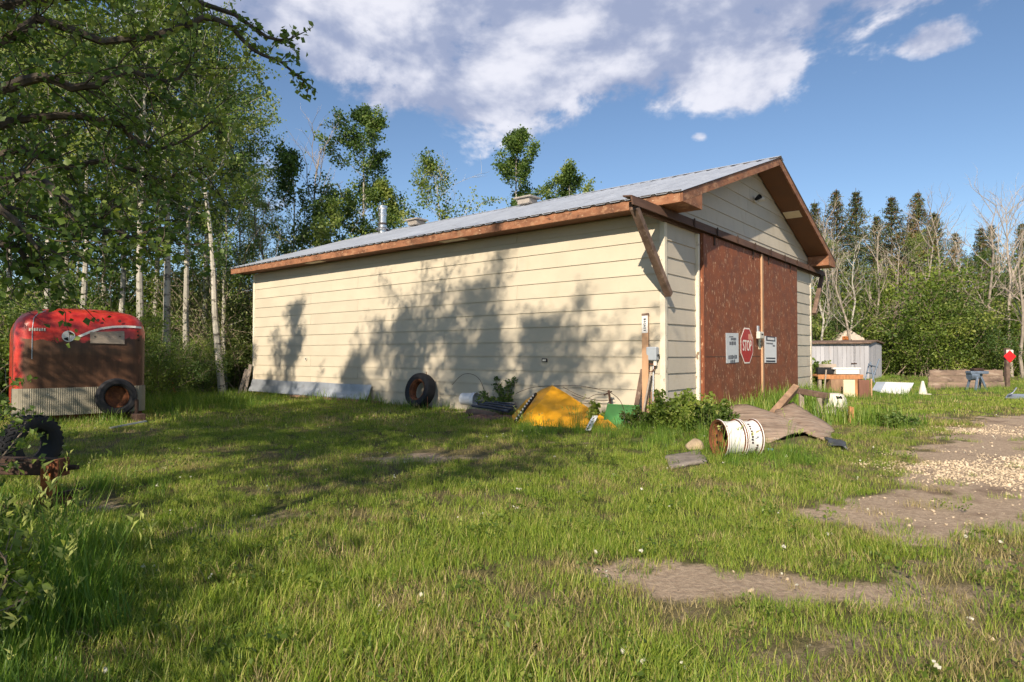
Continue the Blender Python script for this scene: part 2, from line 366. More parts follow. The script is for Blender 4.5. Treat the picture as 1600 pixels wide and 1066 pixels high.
M['drygrass'] = leaf_mat('drygrass', ((0.175, 0.168, 0.052), (0.296, 0.255, 0.101), (0.417, 0.336, 0.161), (0.564, 0.457, 0.255)), .3, .6)
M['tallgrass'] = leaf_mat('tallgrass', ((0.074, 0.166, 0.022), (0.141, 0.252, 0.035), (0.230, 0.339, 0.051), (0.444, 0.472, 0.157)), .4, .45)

# ------------------------------------------------------------------ ground
def vnoise(x, y, seed=0):
    x = np.asarray(x, float); y = np.asarray(y, float)
    xi = np.floor(x).astype(np.int64); yi = np.floor(y).astype(np.int64); fx = x-xi; fy = y-yi
    def h(a, b):
        n = (a*374761393 + b*668265263 + seed*974634541) & 0x7fffffff
        n = ((n ^ (n >> 13))*1274126177) & 0x7fffffff
        return ((n ^ (n >> 16)) & 0xffff)/65535.0
    fx = fx*fx*(3-2*fx); fy = fy*fy*(3-2*fy)
    return (h(xi, yi)*(1-fx)+h(xi+1, yi)*fx)*(1-fy)+(h(xi, yi+1)*(1-fx)+h(xi+1, yi+1)*fx)*fy
def fbm(x, y, seed=0, oct=4):
    a, s, t = 0.0, .5, 0.0
    for o in range(oct):
        a = a+s*vnoise(x*2**o+17*o, y*2**o-9*o, seed+o); t += s; s *= .55
    return a/t
def sstep(v, a, b):
    q = np.clip((v-a)/(b-a), 0, 1); return q*q*(3-2*q)
def polydist(x, y, poly):
    """signed distance, negative inside"""
    d = np.full(np.shape(x), 1e9); ins = np.zeros(np.shape(x), bool); n = len(poly)
    for i in range(n):
        (x1, y1), (x2, y2) = poly[i], poly[(i+1) % n]
        ex, ey = x2-x1, y2-y1; q = np.clip(((x-x1)*ex+(y-y1)*ey)/(ex*ex+ey*ey), 0, 1)
        d = np.minimum(d, np.hypot(x-x1-q*ex, y-y1-q*ey))
        c = ((y1 > y) != (y2 > y)) & (x < (x2-x1)*(y-y1)/((y2-y1) if y2 != y1 else 1e-9)+x1)
        ins ^= c
    return np.where(ins, -d, d)
TRACK = [(2.45, 4.9), (3.4, 5.75), (4.3, 6.9), (5.2, 8.1), (6.4, 9.6), (8.6, 12.0), (10.6, 13.4), (16, 15), (16, 4.6), (7, 4.5), (4.4, 4.75), (3.7, 4.55), (2.75, 4.35)]
PATCH = [(1.0, 3.6, .5, .3, .8), (1.55, 3.5, .5, .28, .75), (1.95, 2.95, .5, .25, .42), (1.1, 2.6, .4, .22, .35), (2.7, 3.4, .6, .25, .4), (-1.0, 7.95, .62, .33, .72), (-2.2, 4.75, .42, .40, .5),
         (3.4, 3.9, .8, .25, .4), (.75, 9.3, .3, .2, .5), (7.2, 13.2, 2.2, 1.0, .42), (-3.4, 5.3, .4, .3, .6), (2.0, 2.2, .4, .25, .32), (-.9, 14.2, .7, .3, .55)]
def dirt_map(x, y):
    n = fbm(x*1.7, y*1.7, 3)-.5; n2 = fbm(x*6, y*6, 9)-.5
    d = polydist(x, y, TRACK)
    v = sstep(-(d+n*1.5+n2*.6), -.12, .22)
    for cx, cy, rx, ry, k in PATCH:
        r = np.hypot((x-cx)/rx, (y-cy)/ry)
        v = np.maximum(v, k*sstep(1.35-r+n*1.6+n2*2.4, .1, .8))
    return np.clip(v, 0, 1)
def dry_map(x, y):
    n = fbm(x*.9, y*.9, 21); n2 = fbm(x*3.1, y*3.1, 25)
    v = sstep(n*.55+n2*.45, .42, .64)*.62
    v = np.maximum(v, sstep(x*.62-y*.12+ (n-.5)*2.2, .35, 1.5)*sstep(6.2-y, 0, 2.2)*.8)      # thin worn turf by the track
    v = np.maximum(v, sstep(2.0-np.abs(polydist(x, y, TRACK))+(n-.5)*2, .4, 1.9)*.6)
    v = np.maximum(v, sstep(2.6-np.hypot((x-6.6)/1.7, y-12.2), .2, 1.6)*.75)
    return np.clip(v, 0, 1)
def ground_z(x, y):
    return (fbm(np.asarray(x)*.8, np.asarray(y)*.8, 40)-.5)*.05
def make_ground():
    def axis(lo, hi, step, far):
        core = list(np.arange(lo, hi+1e-6, step)); s = step; v = lo; left = []
        while v > -far: s *= 1.35; v -= s; left.append(v)
        s = step; v = hi; right = []
        while v < far: s *= 1.35; v += s; right.append(v)
        return np.array(left[::-1]+core+right)
    xs = axis(-13, 15, .14, 600); ys = axis(-3, 27, .14, 600)
    X, Y = np.meshgrid(xs, ys); Z = ground_z(X, Y)
    n, m = len(ys), len(xs)
    me = bpy.data.meshes.new('ground')
    idx = np.arange(n*m).reshape(n, m)
    q = np.stack([idx[:-1, :-1], idx[:-1, 1:], idx[1:, 1:], idx[1:, :-1]], -1).reshape(-1, 4)
    me.vertices.add(n*m); me.vertices.foreach_set('co', np.stack([X, Y, Z], -1).astype(np.float32).ravel())
    me.loops.add(q.size); me.loops.foreach_set('vertex_index', q.ravel().astype(np.int32))
    me.polygons.add(len(q)); me.polygons.foreach_set('loop_start', np.arange(0, q.size, 4, dtype=np.int32))
    me.polygons.foreach_set('use_smooth', np.ones(len(q), bool)); me.update(calc_edges=True)
    for nm, f in (('dirt', dirt_map), ('dry', dry_map)):
        a = me.attributes.new(nm, 'FLOAT', 'POINT'); a.data.foreach_set('value', f(X, Y).ravel().astype(np.float32))
    m_ = bpy.data.materials.new('earth'); m_.use_nodes = True; w = NT(m_.node_tree)
    co = w.n('ShaderNodeTexCoord').outputs['Object']
    def at(nm): a = w.n('ShaderNodeAttribute'); a.attribute_name = nm; return a.outputs['Fac']
    n1 = w.noise(co, 1.6, 6, .65); n2 = w.noise(co, 22, 6, .7); n3 = w.noise(co, 90, 4, .7)
    soil = w.mix(w.smooth(n2, .3, .7), (.35, .262, .188), (.54, .42, .305))
    soil = w.mix(w.smooth(n1, .50, .72), soil, (.22, .155, .11))
    soil = w.mix(w.smooth(n3, .60, .70), soil, (.52, .43, .32))
    soil = w.mix(w.smooth(w.noise(co, 55, 3, .7), .62, .72), soil, (.11, .085, .06))
    turf = w.mix(w.smooth(n2, .3, .7), (.055, .062, .018), (.125, .125, .042))
    turf = w.mix(w.math('MULTIPLY', at('dry'), .8), turf, w.mix(w.smooth(n3, .35, .65), (.17, .13, .075), (.28, .22, .13)))
    turf = w.mix(w.smooth(n3, .62, .75), turf, (.27, .22, .12))
    f = w.smooth(w.math('ADD', at('dirt'), w.math('MULTIPLY', w.math('SUBTRACT', n2, .5), .6)), .12, .72)
    col = w.mix(f, turf, soil)
    b = w.n('ShaderNodeBsdfPrincipled'); w.set(b.inputs['Base Color'], col); b.inputs['Roughness'].default_value = .95
    b.inputs['Specular IOR Level'].default_value = .15
    bp = w.n('ShaderNodeBump'); bp.inputs['Strength'].default_value = .9; bp.inputs['Distance'].default_value = .03
    w.set(bp.inputs['Height'], w.math('ADD', n2, w.math('MULTIPLY', n3, .5))); w.t.links.new(bp.outputs[0], b.inputs['Normal'])
    out = w.n('ShaderNodeOutputMaterial'); w.t.links.new(b.outputs[0], out.inputs[0])
    me.materials.append(m_)
    o = bpy.data.objects.new('ground', me); COL.objects.link(o); o['kind'] = 'structure'
make_ground()

# ------------------------------------------------------------------ the shed
E_, O_ = .60, .50                    # gable and eave overhang
ZS, ZT, SL = 3.905, 4.085, .345      # soffit, roof edge, roof slope
BS, Z0 = .306, 1.2424                # siding course height and one course line
def roof_z(t): return ZT+SL*(min(t, W_-t)+O_)
shed = thing('storage_shed', 'long cream board-sided shed with grey metal roof and brown sliding doors', 'shed', CORNER, TH)
def build_shed():
    rng = random.Random(4)
    apex = ZS+SL*(W_/2+O_)
    core = MB()
    prof = [(.03, .0), (W_-.03, .0), (W_-.03, ZS), (W_/2, apex-.02), (.03, ZS)]
    core.prism([(x, .03, z) for x, z in prof], (0, L_-.06, 0))
    obj('wall', core, M['siding'], shed)
    TH_LO, TH_HI = .024, .006        # lapped boards: thick lower edge over the thin top of the next
    rows = [Z0+BS*k for k in range(-5, 10)]
    for i, z in enumerate(rows):
        za, zb = max(z, -.05), min(z+BS+.012, ZS-.002)
        if zb-za < .03: continue
        joints = ([3.42, 8.97] if i % 2 else [5.63, 11.2])
        cuts = [.05]+joints+[L_-.05]
        for a, b in zip(cuts[:-1], cuts[1:]):
            a2, b2 = a+.003, b-.003; w = rng.uniform(-.002, .003)
            sag = rng.uniform(-.003, .003)
            mb = MB().hexa([(.03, a2, za), (-TH_LO+w, a2, za+sag), (-TH_LO+w, b2, za-sag), (.03, b2, za), (.03, a2, zb), (-TH_HI, a2, zb), (-TH_HI, b2, zb), (.03, b2, zb)])
            obj('siding_board', mb, M['siding'], shed)
        for a, b in ((.05, 1.45), (7.95, W_-.05)):      # either side of the doors
            w = rng.uniform(-.003, .004); sag = rng.uniform(-.004, .004)
            mb = MB().hexa([(a, .03, za), (b, .03, za), (b, -TH_LO-w, za+sag), (a, -TH_LO-w, za-sag), (a, .03, zb), (b, .03, zb), (b, -TH_HI, zb), (a, -TH_HI, zb)])
            obj('siding_board', mb, M['siding_front'], shed)
    # gable triangle above the track
    z = Z0+BS*8+.04
    while z < apex-.08:
        zb = min(z+BS+.012, apex-.03)
        def ext(zz): return max(.05, (zz-ZS)/SL-O_+.02) if zz > ZS else .05
        a0, a1 = ext(max(z, ZS-.1)), ext(zb)
        if z < ZS: a0 = .05
        js = [.42, .68][int(z*7) % 2]
        xm = a0+(W_-2*a0)*js
        for (l0, l1, r0, r1) in ((a0, a1, min(xm, W_-a1)-.003, min(xm, W_-a1)-.003), (min(xm, W_-a1)+.003, min(xm, W_-a1)+.003, W_-a0, W_-a1)):
            if r1-l1 < .02 and r0-l0 < .05: continue
            mb = MB().hexa([(l0, .03, z), (r0, .03, z), (r0, -TH_LO, z), (l0, -TH_LO, z), (l1, .03, zb), (max(r1, l1+.005), .03, zb), (max(r1, l1+.005), -TH_HI, zb), (l1, -TH_HI, zb)])
            obj('siding_board', mb, M['siding_front'], shed)
        z += BS
    # corner posts and door jambs
    for x, y in ((-.034, -.034), (W_-.066, -.034), (-.034, L_-.066)):
        obj('corner_trim', MB().box((x+.05, y+.05, ZS/2-.03), (.105, .105, ZS)), M['trim'], shed, bevel=.006)
    for x in (1.40, 7.93):
        obj('door_jamb', MB().box((x, -.045, 1.83), (.07, .07, 3.7)), M['trim'], shed, bevel=.004)
    # the two sliding doors
    for k, (a, b, y, zb, seam) in enumerate(((1.455, 4.98, -.10, .06, .17), (4.93, 7.98, -.155 if False else -.095, .08, .0))):
        d = obj('sliding_door', MB().box(((a+b)/2+(0 if k == 0 else .06), y, (zb+3.70)/2), (b-a-.004, .05, 3.70-zb)), M['door'], shed, bevel=.004)
        # plywood sheets make up each door: thin battens and a horizontal sheet joint
        if k == 0:
            obj('edge_strip', MB().box((b-.03, y-.046, 1.9), (.055, .035, 3.6)), M['newwood'], d, bevel=.004)
            obj('edge_strip', MB().box((a+.035, y-.037, 1.9), (.06, .018, 3.6)), M['door'], d, bevel=.003)
            obj('sheet_joint', MB().box(((a+b)/2, y-.0275, 1.24), (b-a-.2, .006, .012)), M['trackwood'], d)
        else:
            obj('edge_strip', MB().box((a+.16, y-.036, 1.9), (.06, .02, 3.6)), M['brownboard'], d, bevel=.003)
        for hx in (a+.6, b-.6):
            obj('track_hanger', MB().box((hx, y-.035, 3.66), (.06, .02, .26)), M['darkrust'], d)
    # track with its hood boards, running past both corners
    ta, tb = -1.50, W_+1.05
    obj('track_beam', MB().box(((ta+tb)/2+.1, -.045, 3.76), (tb-ta-.2, .08, .13)), M['trackwood'], shed, bevel=.006)
    hood = MB()
    hood.hexa([(ta, -.20, 3.72), (tb, -.20, 3.72), (tb, -.17, 3.72), (ta, -.17, 3.72), (ta, -.17, 3.87), (tb, -.17, 3.87), (tb, -.14, 3.87), (ta, -.14, 3.87)])
    hood.hexa([(ta, -.172, 3.852), (tb, -.172, 3.852), (tb, -.002, 3.872), (ta, -.002, 3.872), (ta, -.172, 3.878), (tb, -.172, 3.878), (tb, -.002, 3.898), (ta, -.002, 3.898)])
    obj('track_hood', hood, M['trackwood'], shed, bevel=.004)
    for k in range(8):
        x = .9+k*1.15
        obj('track_bracket', MB().box((x, -.205, 3.80), (.05, .014, .17)), M['darkrust'], shed)
    # diagonal timber braces under the track ends
    obj('track_brace', MB().beam((ta+.18, -.12, 3.71), (-.02, -.105, 2.36), .11, .13, (0, -1, 0)), M['darkwood'], shed, bevel=.008)
    obj('track_brace', MB().beam((tb-.12, -.12, 3.71), (W_+.03, -.105, 2.5), .10, .12, (0, -1, 0)), M['darkwood'], shed, bevel=.008)
    # fascia, soffits
    for x in (-O_+.02, W_+O_-.02):
        segs = [-E_+.045, 3.1, 7.4, 11.6, L_+E_]
        for a, b in zip(segs[:-1], segs[1:]):
            obj('eave_fascia', MB().box((x, (a+b)/2, (ZS+ZT)/2-.012), (.04, b-a-.003, ZT-ZS)), M['fascia'], shed, bevel=.003)
    for (x0, x1) in ((-O_+.042, -.026), (W_+.002, W_+O_-.042)):
        obj('eave_soffit', MB().box(((x0+x1)/2, L_/2, ZS+.012), (x1-x0, L_+2*E_-.1, .016)), M['soffit'], shed)
    for y0 in (-E_, L_+E_-.04):
        for sgn in (0, 1):
            def X(t): return t if sgn == 0 else W_-t
            lo, hi = -.018, -.20
            p = [(X(-O_), y0, ZT+hi+.012), (X(W_/2-.001), y0, roof_z(W_/2)+hi+.012), (X(W_/2-.001), y0, roof_z(W_/2)+lo), (X(-O_), y0, ZT+lo)]
            obj('gable_fascia', MB().prism(p, (0, .04, 0)), M['fascia'], shed, bevel=.003)
        ya, yb = (y0+.042, -.026) if y0 < 0 else (L_+.002, y0-.002)
        for sgn in (0, 1):
            def X(t): return t if sgn == 0 else W_-t
            so = -.17
            p = [(X(-O_+.05), ya, ZT+so+SL*.05), (X(W_/2), ya, roof_z(W_/2)+so), (X(W_/2), ya, roof_z(W_/2)+so+.012), (X(-O_+.05), ya, ZT+so+.012+SL*.05)]
            obj('gable_soffit', MB().prism(p, (0, yb-ya, 0)), M['soffit'], shed)
            q = .32   # boxed return at the foot of each gable board
            p = [(X(-O_+.002), y0+.001 if y0 < 0 else ya, ZS-.009), (X(q), y0+.001 if y0 < 0 else ya, ZS-.009), (X(q), y0+.001 if y0 < 0 else ya, roof_z(q)-.19), (X(-O_+.002), y0+.001 if y0 < 0 else ya, ZT-.19)]
            if y0 < 0: obj('eave_return', MB().prism(p, (0, .57, 0)), M['fascia'], shed)
    for t in (W_-2.7,):   # pale vent set in the gable soffit
        zc = roof_z(t)-.182
        mb = MB().hexa([(t-.16, -.47, zc-SL*-.16-.004), (t+.16, -.47, zc-SL*.16-.004), (t+.16, -.06, zc-SL*.16-.004), (t-.16, -.06, zc+SL*.16-.004)] + [(t-.16, -.47, zc+SL*.16+.006), (t+.16, -.47, zc-SL*.16+.006), (t+.16, -.06, zc-SL*.16+.006), (t-.16, -.06, zc+SL*.16+.006)])
        obj('soffit_vent', mb, M['ventpale'], shed)
    for s in (5.1, 10.6):
        obj('soffit_vent', MB().box((-.27, s, ZS+.001), (.2, .75, .012)), M['ventpale'], shed)
    # ribbed roof sheets
    n = 17; sw = (L_+2*E_+.04)/n
    def sheet_mesh(sgn):
        mb = MB(); pts = []
        nr = 3
        for k in range(nr):
            y = sw*k/nr; q = sw/nr
            pts += [(y, 0), (y+q*.60, 0), (y+q*.70, .026), (y+q*.90, .026)]
        pts.append((sw+.004, 0))
        e0, e1 = -O_-.035, W_/2+.01
        vs = []
        for t in (e0, e1):
            z = ZT+SL*(t+O_)
            for y, h in pts: vs.append((t if sgn == 0 else W_-t, y, z+h))
        for t in (e0, e1):
            z = ZT+SL*(t+O_)-.006
            for y, h in pts: vs.append((t if sgn == 0 else W_-t, y, z+h))
        m = len(pts); fs = []
        for k in range(m-1):
            fs += [(k, k+1, m+k+1, m+k), (2*m+k, 3*m+k, 3*m+k+1, 2*m+k+1), (k, 2*m+k, 2*m+k+1, k+1)]
        mb.add(vs, fs); me = mb.mesh('roof_sheet'); fixnormals(me); me.materials.append(M['roof']); return me
    for sgn in (0, 1):
        me = sheet_mesh(sgn)
        for k in range(n):
            o = obj('roof_sheet', me, None, shed); o.location = (0, -E_-.02+k*sw, .0012*(k % 2))
    # foam closure under the sheet edge
    obj('eave_closure', MB().box((-O_+.0, L_/2, ZT-.002), (.03, L_+2*E_-.06, .036)), M['roofdark'], shed)
    zr = roof_z(W_/2)
    for k in range(6):   # ridge cap in lapped lengths
        a = -E_-.03+k*(L_+2*E_+.06)/6; b = a+(L_+2*E_+.06)/6+.03
        mb = MB()
        mb.add([(W_/2-.2, a, zr-SL*.2+.032), (W_/2, a, zr+.036), (W_/2+.2, a, zr-SL*.2+.032), (W_/2-.2, b, zr-SL*.2+.035), (W_/2, b, zr+.039), (W_/2+.2, b, zr-SL*.2+.035)], [(0, 1, 4, 3), (1, 2, 5, 4)])
        obj('ridge_cap', mb, M['roof'], shed, solid=.004)
    nn = 46
    for k in range(nn):  # dark gaps between the ribs under the cap
        if k % 2: continue
        y = -E_+.1+k*(L_+2*E_-.2)/nn
        obj('ridge_closure', MB().box((W_/2-.19, y, zr-SL*.19+.012), (.02, .34, .022)), M['roofdark'], shed)
    # flue and roof vents: found where their pixels meet the roof
    t = W_/2-.55; 
    def s_roof(px, t):
        u = (px-800)/FPX; c = CORNER+D2*t; return (c.x-u*c.y)/(u*D1.y-D1.x)
    s = s_roof(597, t); z = roof_z(t); H = 1.02
    fl = MB().lathe([(.0, z-.3), (.155, z-.3), (.155, z+.28), (.135, z+.30), (.135, z+.62), (.165, z+.64), (.165, z+.70), (.14, z+.72), (.14, z+.86), (.175, z+.9), (.175, z+.99), (.0, z+1.03)], 24, Matrix.Translation((t, s, 0)))
    f = obj('flue_pipe', fl, M['flue'], shed, smooth=True)
    obj('storm_collar', MB().lathe([(.16, z+.20), (.26, z+.12), (.26, z+.11), (.16, z+.18)], 24, Matrix.Translation((t, s, 0))), M['flue'], f, smooth=True)
    obj('band', MB().lathe([(.158, z+.30), (.166, z+.30), (.166, z+.36), (.158, z+.36)], 24, Matrix.Translation((t, s, 0))), M['roofdark'], f, smooth=True)
    for px in (650, 824):
        t2 = W_/2-.42; s2 = s_roof(px, t2); z2 = roof_z(t2)
        v = obj('roof_vent', MB().box((t2, s2, z2+.10), (.42, .46, .16)), M['vent'], shed, bevel=.02)
        obj('vent_cap', MB().box((t2, s2, z2+.215), (.56, .66, .05)), M['vent'], v, bevel=.015)
build_shed()

# fittings on the shed
def wall_thing(name, label, cat, s, z): return thing(name, label, cat, SH(0, s, z)-D2*.026, TH)
eb = wall_thing('electrical_box', 'small grey electrical box on the long wall beside the corner post', 'electrical box', s_at(1021, .06), 1.14)
obj('cover', MB().box((-.07, 0, .16), (.135, .20, .25)), M['greybox'], eb, bevel=.02)
obj('latch', MB().box((-.06, -.11, .13), (.05, .03, .04)), M['black'], eb)
obj('conduit_stub', MB().lathe([(0, -.055), (.034, -.055), (.034, .04), (0, .04)], 12, Matrix.Translation((-.07, -.05, 0))), M['dirtywhite'], eb, smooth=True)
wv = wall_thing('wall_outlet', 'tiny black framed outlet plate low on the cream long wall', 'outlet', s_at(851, .03), z_at(SH(0, s_at(851)), 563)-.04)
obj('plate', MB().box((-.006, 0, .04), (.02, .13, .075)), M['black'], wv)
obj('socket', MB().box((-.02, 0, .04), (.012, .085, .04)), M['dirtywhite'], wv)
wh = wall_thing('wall_vent', 'small dark round vent hole in the cream wall above the metal sheet', 'vent', s_at(478, .03), z_at(SH(0, s_at(478)), 561)-.05)
obj('rim', MB().lathe([(.03, -.0), (.055, .0), (.055, .015), (.03, .015)], 14, Matrix.Translation((0, 0, .05)) @ Matrix.Rotation(R(-90), 4, 'Y')), M['dirtywhite'], wh)
obj('grille', MB().lathe([(0, .003), (.032, .003), (.032, .006), (0, .006)], 14, Matrix.Translation((0, 0, .05)) @ Matrix.Rotation(R(-90), 4, 'Y')), M['black'], wh)
tl = t_at(1185, .1)
sl = thing('security_light', 'twin bulb white security light under the gable peak', 'light', SH(tl, -.03, 5.02), TH)
obj('mount_plate', MB().lathe([(0, 0), (.07, 0), (.07, .035), (0, .035)], 16, Matrix.Rotation(R(90), 4, 'X')), M['dirtywhite'], sl, smooth=True)
for sx in (-1, 1):
    b = obj('lamp_head', MB().lathe([(.02, -.06), (.035, -.05), (.055, .06), (.06, .10), (.045, .105)], 16, Matrix.Translation((sx*.10, -.10, -.01)) @ Matrix.Rotation(R(70), 4, 'X') @ Matrix.Rotation(R(sx*25), 4, 'Y')), M['dirtywhite'] if sx > 0 else M['black'], sl, smooth=True)
    obj('arm', MB().tube([(0, -.02, 0), (sx*.07, -.07, 0), (sx*.10, -.07, .0)], .014, 8), M['dirtywhite'], sl, smooth=True)

# signs on the doors
DY = -.128
def door_sign(name, label, t0, t1, zlo, zhi, m, tilt=0):
    o = thing(name, label, 'sign', SH((t0+t1)/2, DY, (zlo+zhi)/2), TH); o.rotation_euler = (0, R(tilt), TH)
    obj('panel', MB().box((0, -.004, 0), (t1-t0, .006, zhi-zlo)), m, o)
    return o
def marks(o, rows, w, seed):
    """illegible printed lines: short dark dashes of uneven length"""
    r = random.Random(seed)
    for z, h, x0, x1 in rows:
        x = x0*w; mb = MB()
        while x < x1*w:
            q = r.uniform(.3, .75)*h; mb.box((x+q/2, -.0078, z), (q, .0012, h*r.uniform(.7, 1))); x += q+h*.22
        obj('printed_line', mb, M['ink'], o)
def dz(px, py): return z_at(SH(t_at(px, -DY), DY), py)
a = door_sign('notice_sign', 'grey white notice sheet left of the stop sign on the brown door', t_at(1133.5, .12), t_at(1153, .12), dz(1143, 567), dz(1143, 520.5), M['paper'], -1.2)
marks(a, ((.24, .03, -.3, .1), (.19, .06, -.15, .35), (.10, .10, -.28, .3), (-.20, .09, -.4, .42), (-.30, .09, -.22, .25)), .62, 3)
a = door_sign('notice_sign', 'white notice sheet with dark bands right of the door seam', t_at(1194, .12), t_at(1212.3, .12), dz(1203, 567), dz(1203, 526), M['paper2'], .8)
for z, h in ((.27, .12), (-.215, .035), (-.29, .045)): obj('dark_band', MB().box((0, -.0078, z), (.72, .0015, h)), M['ink'], a)
marks(a, ((.15, .045, -.45, .2), (.10, .05, .2, .4)), .75, 8)
mb = MB()
r_ = random.Random(2); x = -.25
while x < .25: q = r_.uniform(.03, .07); mb.box((x+q/2, -.0095, .27), (q, .001, .06)); x += q+.015
obj('printed_line', mb, M['paper2'], a)
a = door_sign('tag_card', 'narrow cream card hanging beside the door seam', t_at(1186.5, .15), t_at(1193, .12), dz(1190, 546), dz(1190, 528.5), M['cream'])
marks(a, ((.05, .04, -.3, .3), (-.04, .05, -.35, .35)), .22, 5)
ts = (t_at(1157.5, .13)+t_at(1175.8, .13))/2; zt, zb = dz(1166, 512.5), dz(1166, 568); rad = (zt-zb)/2
st = thing('stop_sign', 'red octagonal stop sign fixed to the brown sliding door', 'sign', SH(ts, DY-.004, (zt+zb)/2), TH)
def octo(r, y0, y1): return MB().prism([(r*math.cos(R(22.5+45*k))/math.cos(R(22.5)), y0, r*math.sin(R(22.5+45*k))/math.cos(R(22.5))) for k in range(8)], (0, y1-y0, 0))
obj('panel', octo(rad, -.004, 0), M['signwhite'], st); obj('red_field', octo(rad*.925, -.0065, -.0042), M['signred'], st)
tm = text_mesh('STOP', 1.0); tm.transform(Matrix.Translation((0, -.0085, -.01)) @ Matrix.Rotation(R(90), 4, 'X') @ Matrix.Scale(rad*.60, 4, (1, 0, 0)) @ Matrix.Scale(rad*.86, 4, (0, 1, 0)))
tm.materials.clear(); obj('lettering', tm, M['signwhite'], st)
obj('sticker', MB().prism([(rad*.22, -.0088, rad*.35), (rad*.86, -.0088, rad*.35), (rad*.66, -.0088, rad*.66), (rad*.22, -.0088, rad*.66)], (0, .0015, 0)), M['pinkpaper'], st)
lk = thing('door_lock_box', 'small white lock box on the seam between the sliding doors', 'lock', SH(t_at(1185, .18), -.175, dz(1185, 529)), TH)
obj('housing', MB().box((0, -.045, .07), (.30, .09, .17)), M['dirtywhite'], lk, bevel=.02)
obj('hasp', MB().box((-.06, -.02, .21), (.10, .03, .16)), M['greybox'], lk, bevel=.008)
obj('keyhole_slot', MB().box((.02, -.092, .09), (.12, .006, .03)), M['black'], lk)

# ------------------------------------------------------------------ red trailer by the wood
def build_trailer():
    base = G(134, 668); A = P(19, 660, 11.45); B = P(229, 650, 12.8)
    A.z = B.z = 0; x = (B-A); wid = x.length; x.normalize()
    tr = thing('horse_trailer', 'rusty red horse trailer with rounded roof and ribbed metal skirt', 'trailer', (A+B)/2, math.atan2(x.y, x.x))
    # local frame: X along the face seen, Y away from the viewer, origin under the middle of the face
    H, zb = 2.20, .15; dep = 3.3; hw = wid/2
    # trailer paint: red above, bare rusty brown below an uneven line
    m = bpy.data.materials.new('trailer_paint'); m.use_nodes = True; w = NT(m.node_tree)
    co = w.n('ShaderNodeTexCoord').outputs['Object']; sp = w.n('ShaderNodeSeparateXYZ'); w.set(sp.inputs[0], co)
    n1 = w.noise(co, 2.2, 5, .6); n2 = w.noise(co, 9, 6, .65); n3 = w.noise(w.mapping(co, (1, 1, .15)), 7, 5, .6)
    red = w.mix(w.smooth(n2, .35, .7), (.42, .018, .012), (.55, .05, .03))
    red = w.mix(w.smooth(n2, .66, .72), red, (.10, .035, .02))
    rust = w.mix(w.smooth(n3, .3, .7), (.072, .031, .015), (.135, .058, .026))
    rust = w.mix(w.smooth(n1, .62, .7), rust, (.25, .09, .05))
    edge = w.math('ADD', sp.outputs[2], w.math('MULTIPLY', w.math('SUBTRACT', n1, .5), .75))
    edge = w.math('ADD', edge, w.math('MULTIPLY', w.math('SUBTRACT', n2, .5), .28))
    sidefac = w.smooth(sp.outputs[1], .35, .6)
    f = w.math('MAXIMUM', w.smooth(edge, 1.56, 1.60), w.smooth(w.math('ADD', sp.outputs[0], w.math('MULTIPLY', w.math('SUBTRACT', n1, .5), .5)), -hw+.16, -hw+.02))
    col = w.mix(f, rust, red)
    b = w.n('ShaderNodeBsdfPrincipled'); w.set(b.inputs['Base Color'], col); w.set(b.inputs['Roughness'], w.smooth(f, 0, 1, .72, .33))
    b.inputs['Coat Weight'].default_value = .15
    bp = w.n('ShaderNodeBump'); bp.inputs['Strength'].default_value = .18; bp.inputs['Distance'].default_value = .02
    w.set(bp.inputs['Height'], n2); w.t.links.new(bp.outputs[0], b.inputs['Normal'])
    out = w.n('ShaderNodeOutputMaterial'); w.t.links.new(b.outputs[0], out.inputs[0])
    # plan outline with rounded front corners, lofted up and pulled in over the dome
    def ring(z, inset):
        pts = []; r = .30
        a = hw-inset; d0 = inset*.9
        for cx, cy, s0 in ((-a+r, d0+r, 180), (a-r, d0+r, 270)):
            for k in range(7): th = R(s0+15*k); pts.append((cx+r*math.cos(th), cy+r*math.sin(th), z))
        pts += [(a, dep-.1, z), (-a, dep-.1, z)]
        return pts
    zs = [zb+.02, .66, 1.3, 1.72, 1.84, 1.95, 2.04, 2.10, 2.15, 2.185, 2.20]
    ins = [0, 0, .0, .0, .018, .06, .13, .24, .40, .62, .9]
    rows = [ring(z, i) for z, i in zip(zs, ins)]
    mb = MB(); n = len(rows[0])
    for rr in rows: mb.v += rr
    for i in range(len(rows)-1):
        for k in range(n): k2 = (k+1) % n; mb.f.append((i*n+k, i*n+k2, (i+1)*n+k2, (i+1)*n+k))
    mb.f.append(tuple(range((len(rows)-1)*n, len(rows)*n))); mb.f.append(tuple(range(n))[::-1])
    body = obj('body', mb, m, tr, smooth=True)
    obj('body_seam', MB().tube([(-hw+.27, .0, 1.2), (-hw+.27, .0, 1.74), (-hw+.29, .055, 1.96), (-hw+.36, .13, 2.05), (-hw+.48, .25, 2.11)], .008, 6), M['galv'], body)
    # rear roof hump over the left side
    # ribbed aluminium skirt wraps the face and the corners
    sk = MB(); N = 150
    pts = []
    full = [Vector(p) for p in ring(0, -.012)][:14]
    acc = [0]
    for i in range(1, 14): acc.append(acc[-1]+(full[i]-full[i-1]).length)
    for i in range(N+1):
        q = acc[-1]*i/N; j = max(k for k in range(14) if acc[k] <= q+1e-9); j = min(j, 12)
        p = full[j].lerp(full[j+1], (q-acc[j])/(acc[j+1]-acc[j])); nrm = Vector((p.x*.25, -1, 0)).normalized()
        pts.append(p+nrm*(.007 if i % 2 else 0))
    vs = [(p.x, p.y, zb+.0) for p in pts]+[(p.x, p.y, .66) for p in pts]
    sk.add(vs, [(i, i+1, N+2+i, N+1+i) for i in range(N)])
    obj('ribbed_skirt', sk, M['alu'], tr, solid=.004)
    # curved white stripe ending in a round emblem
    yf = -.006
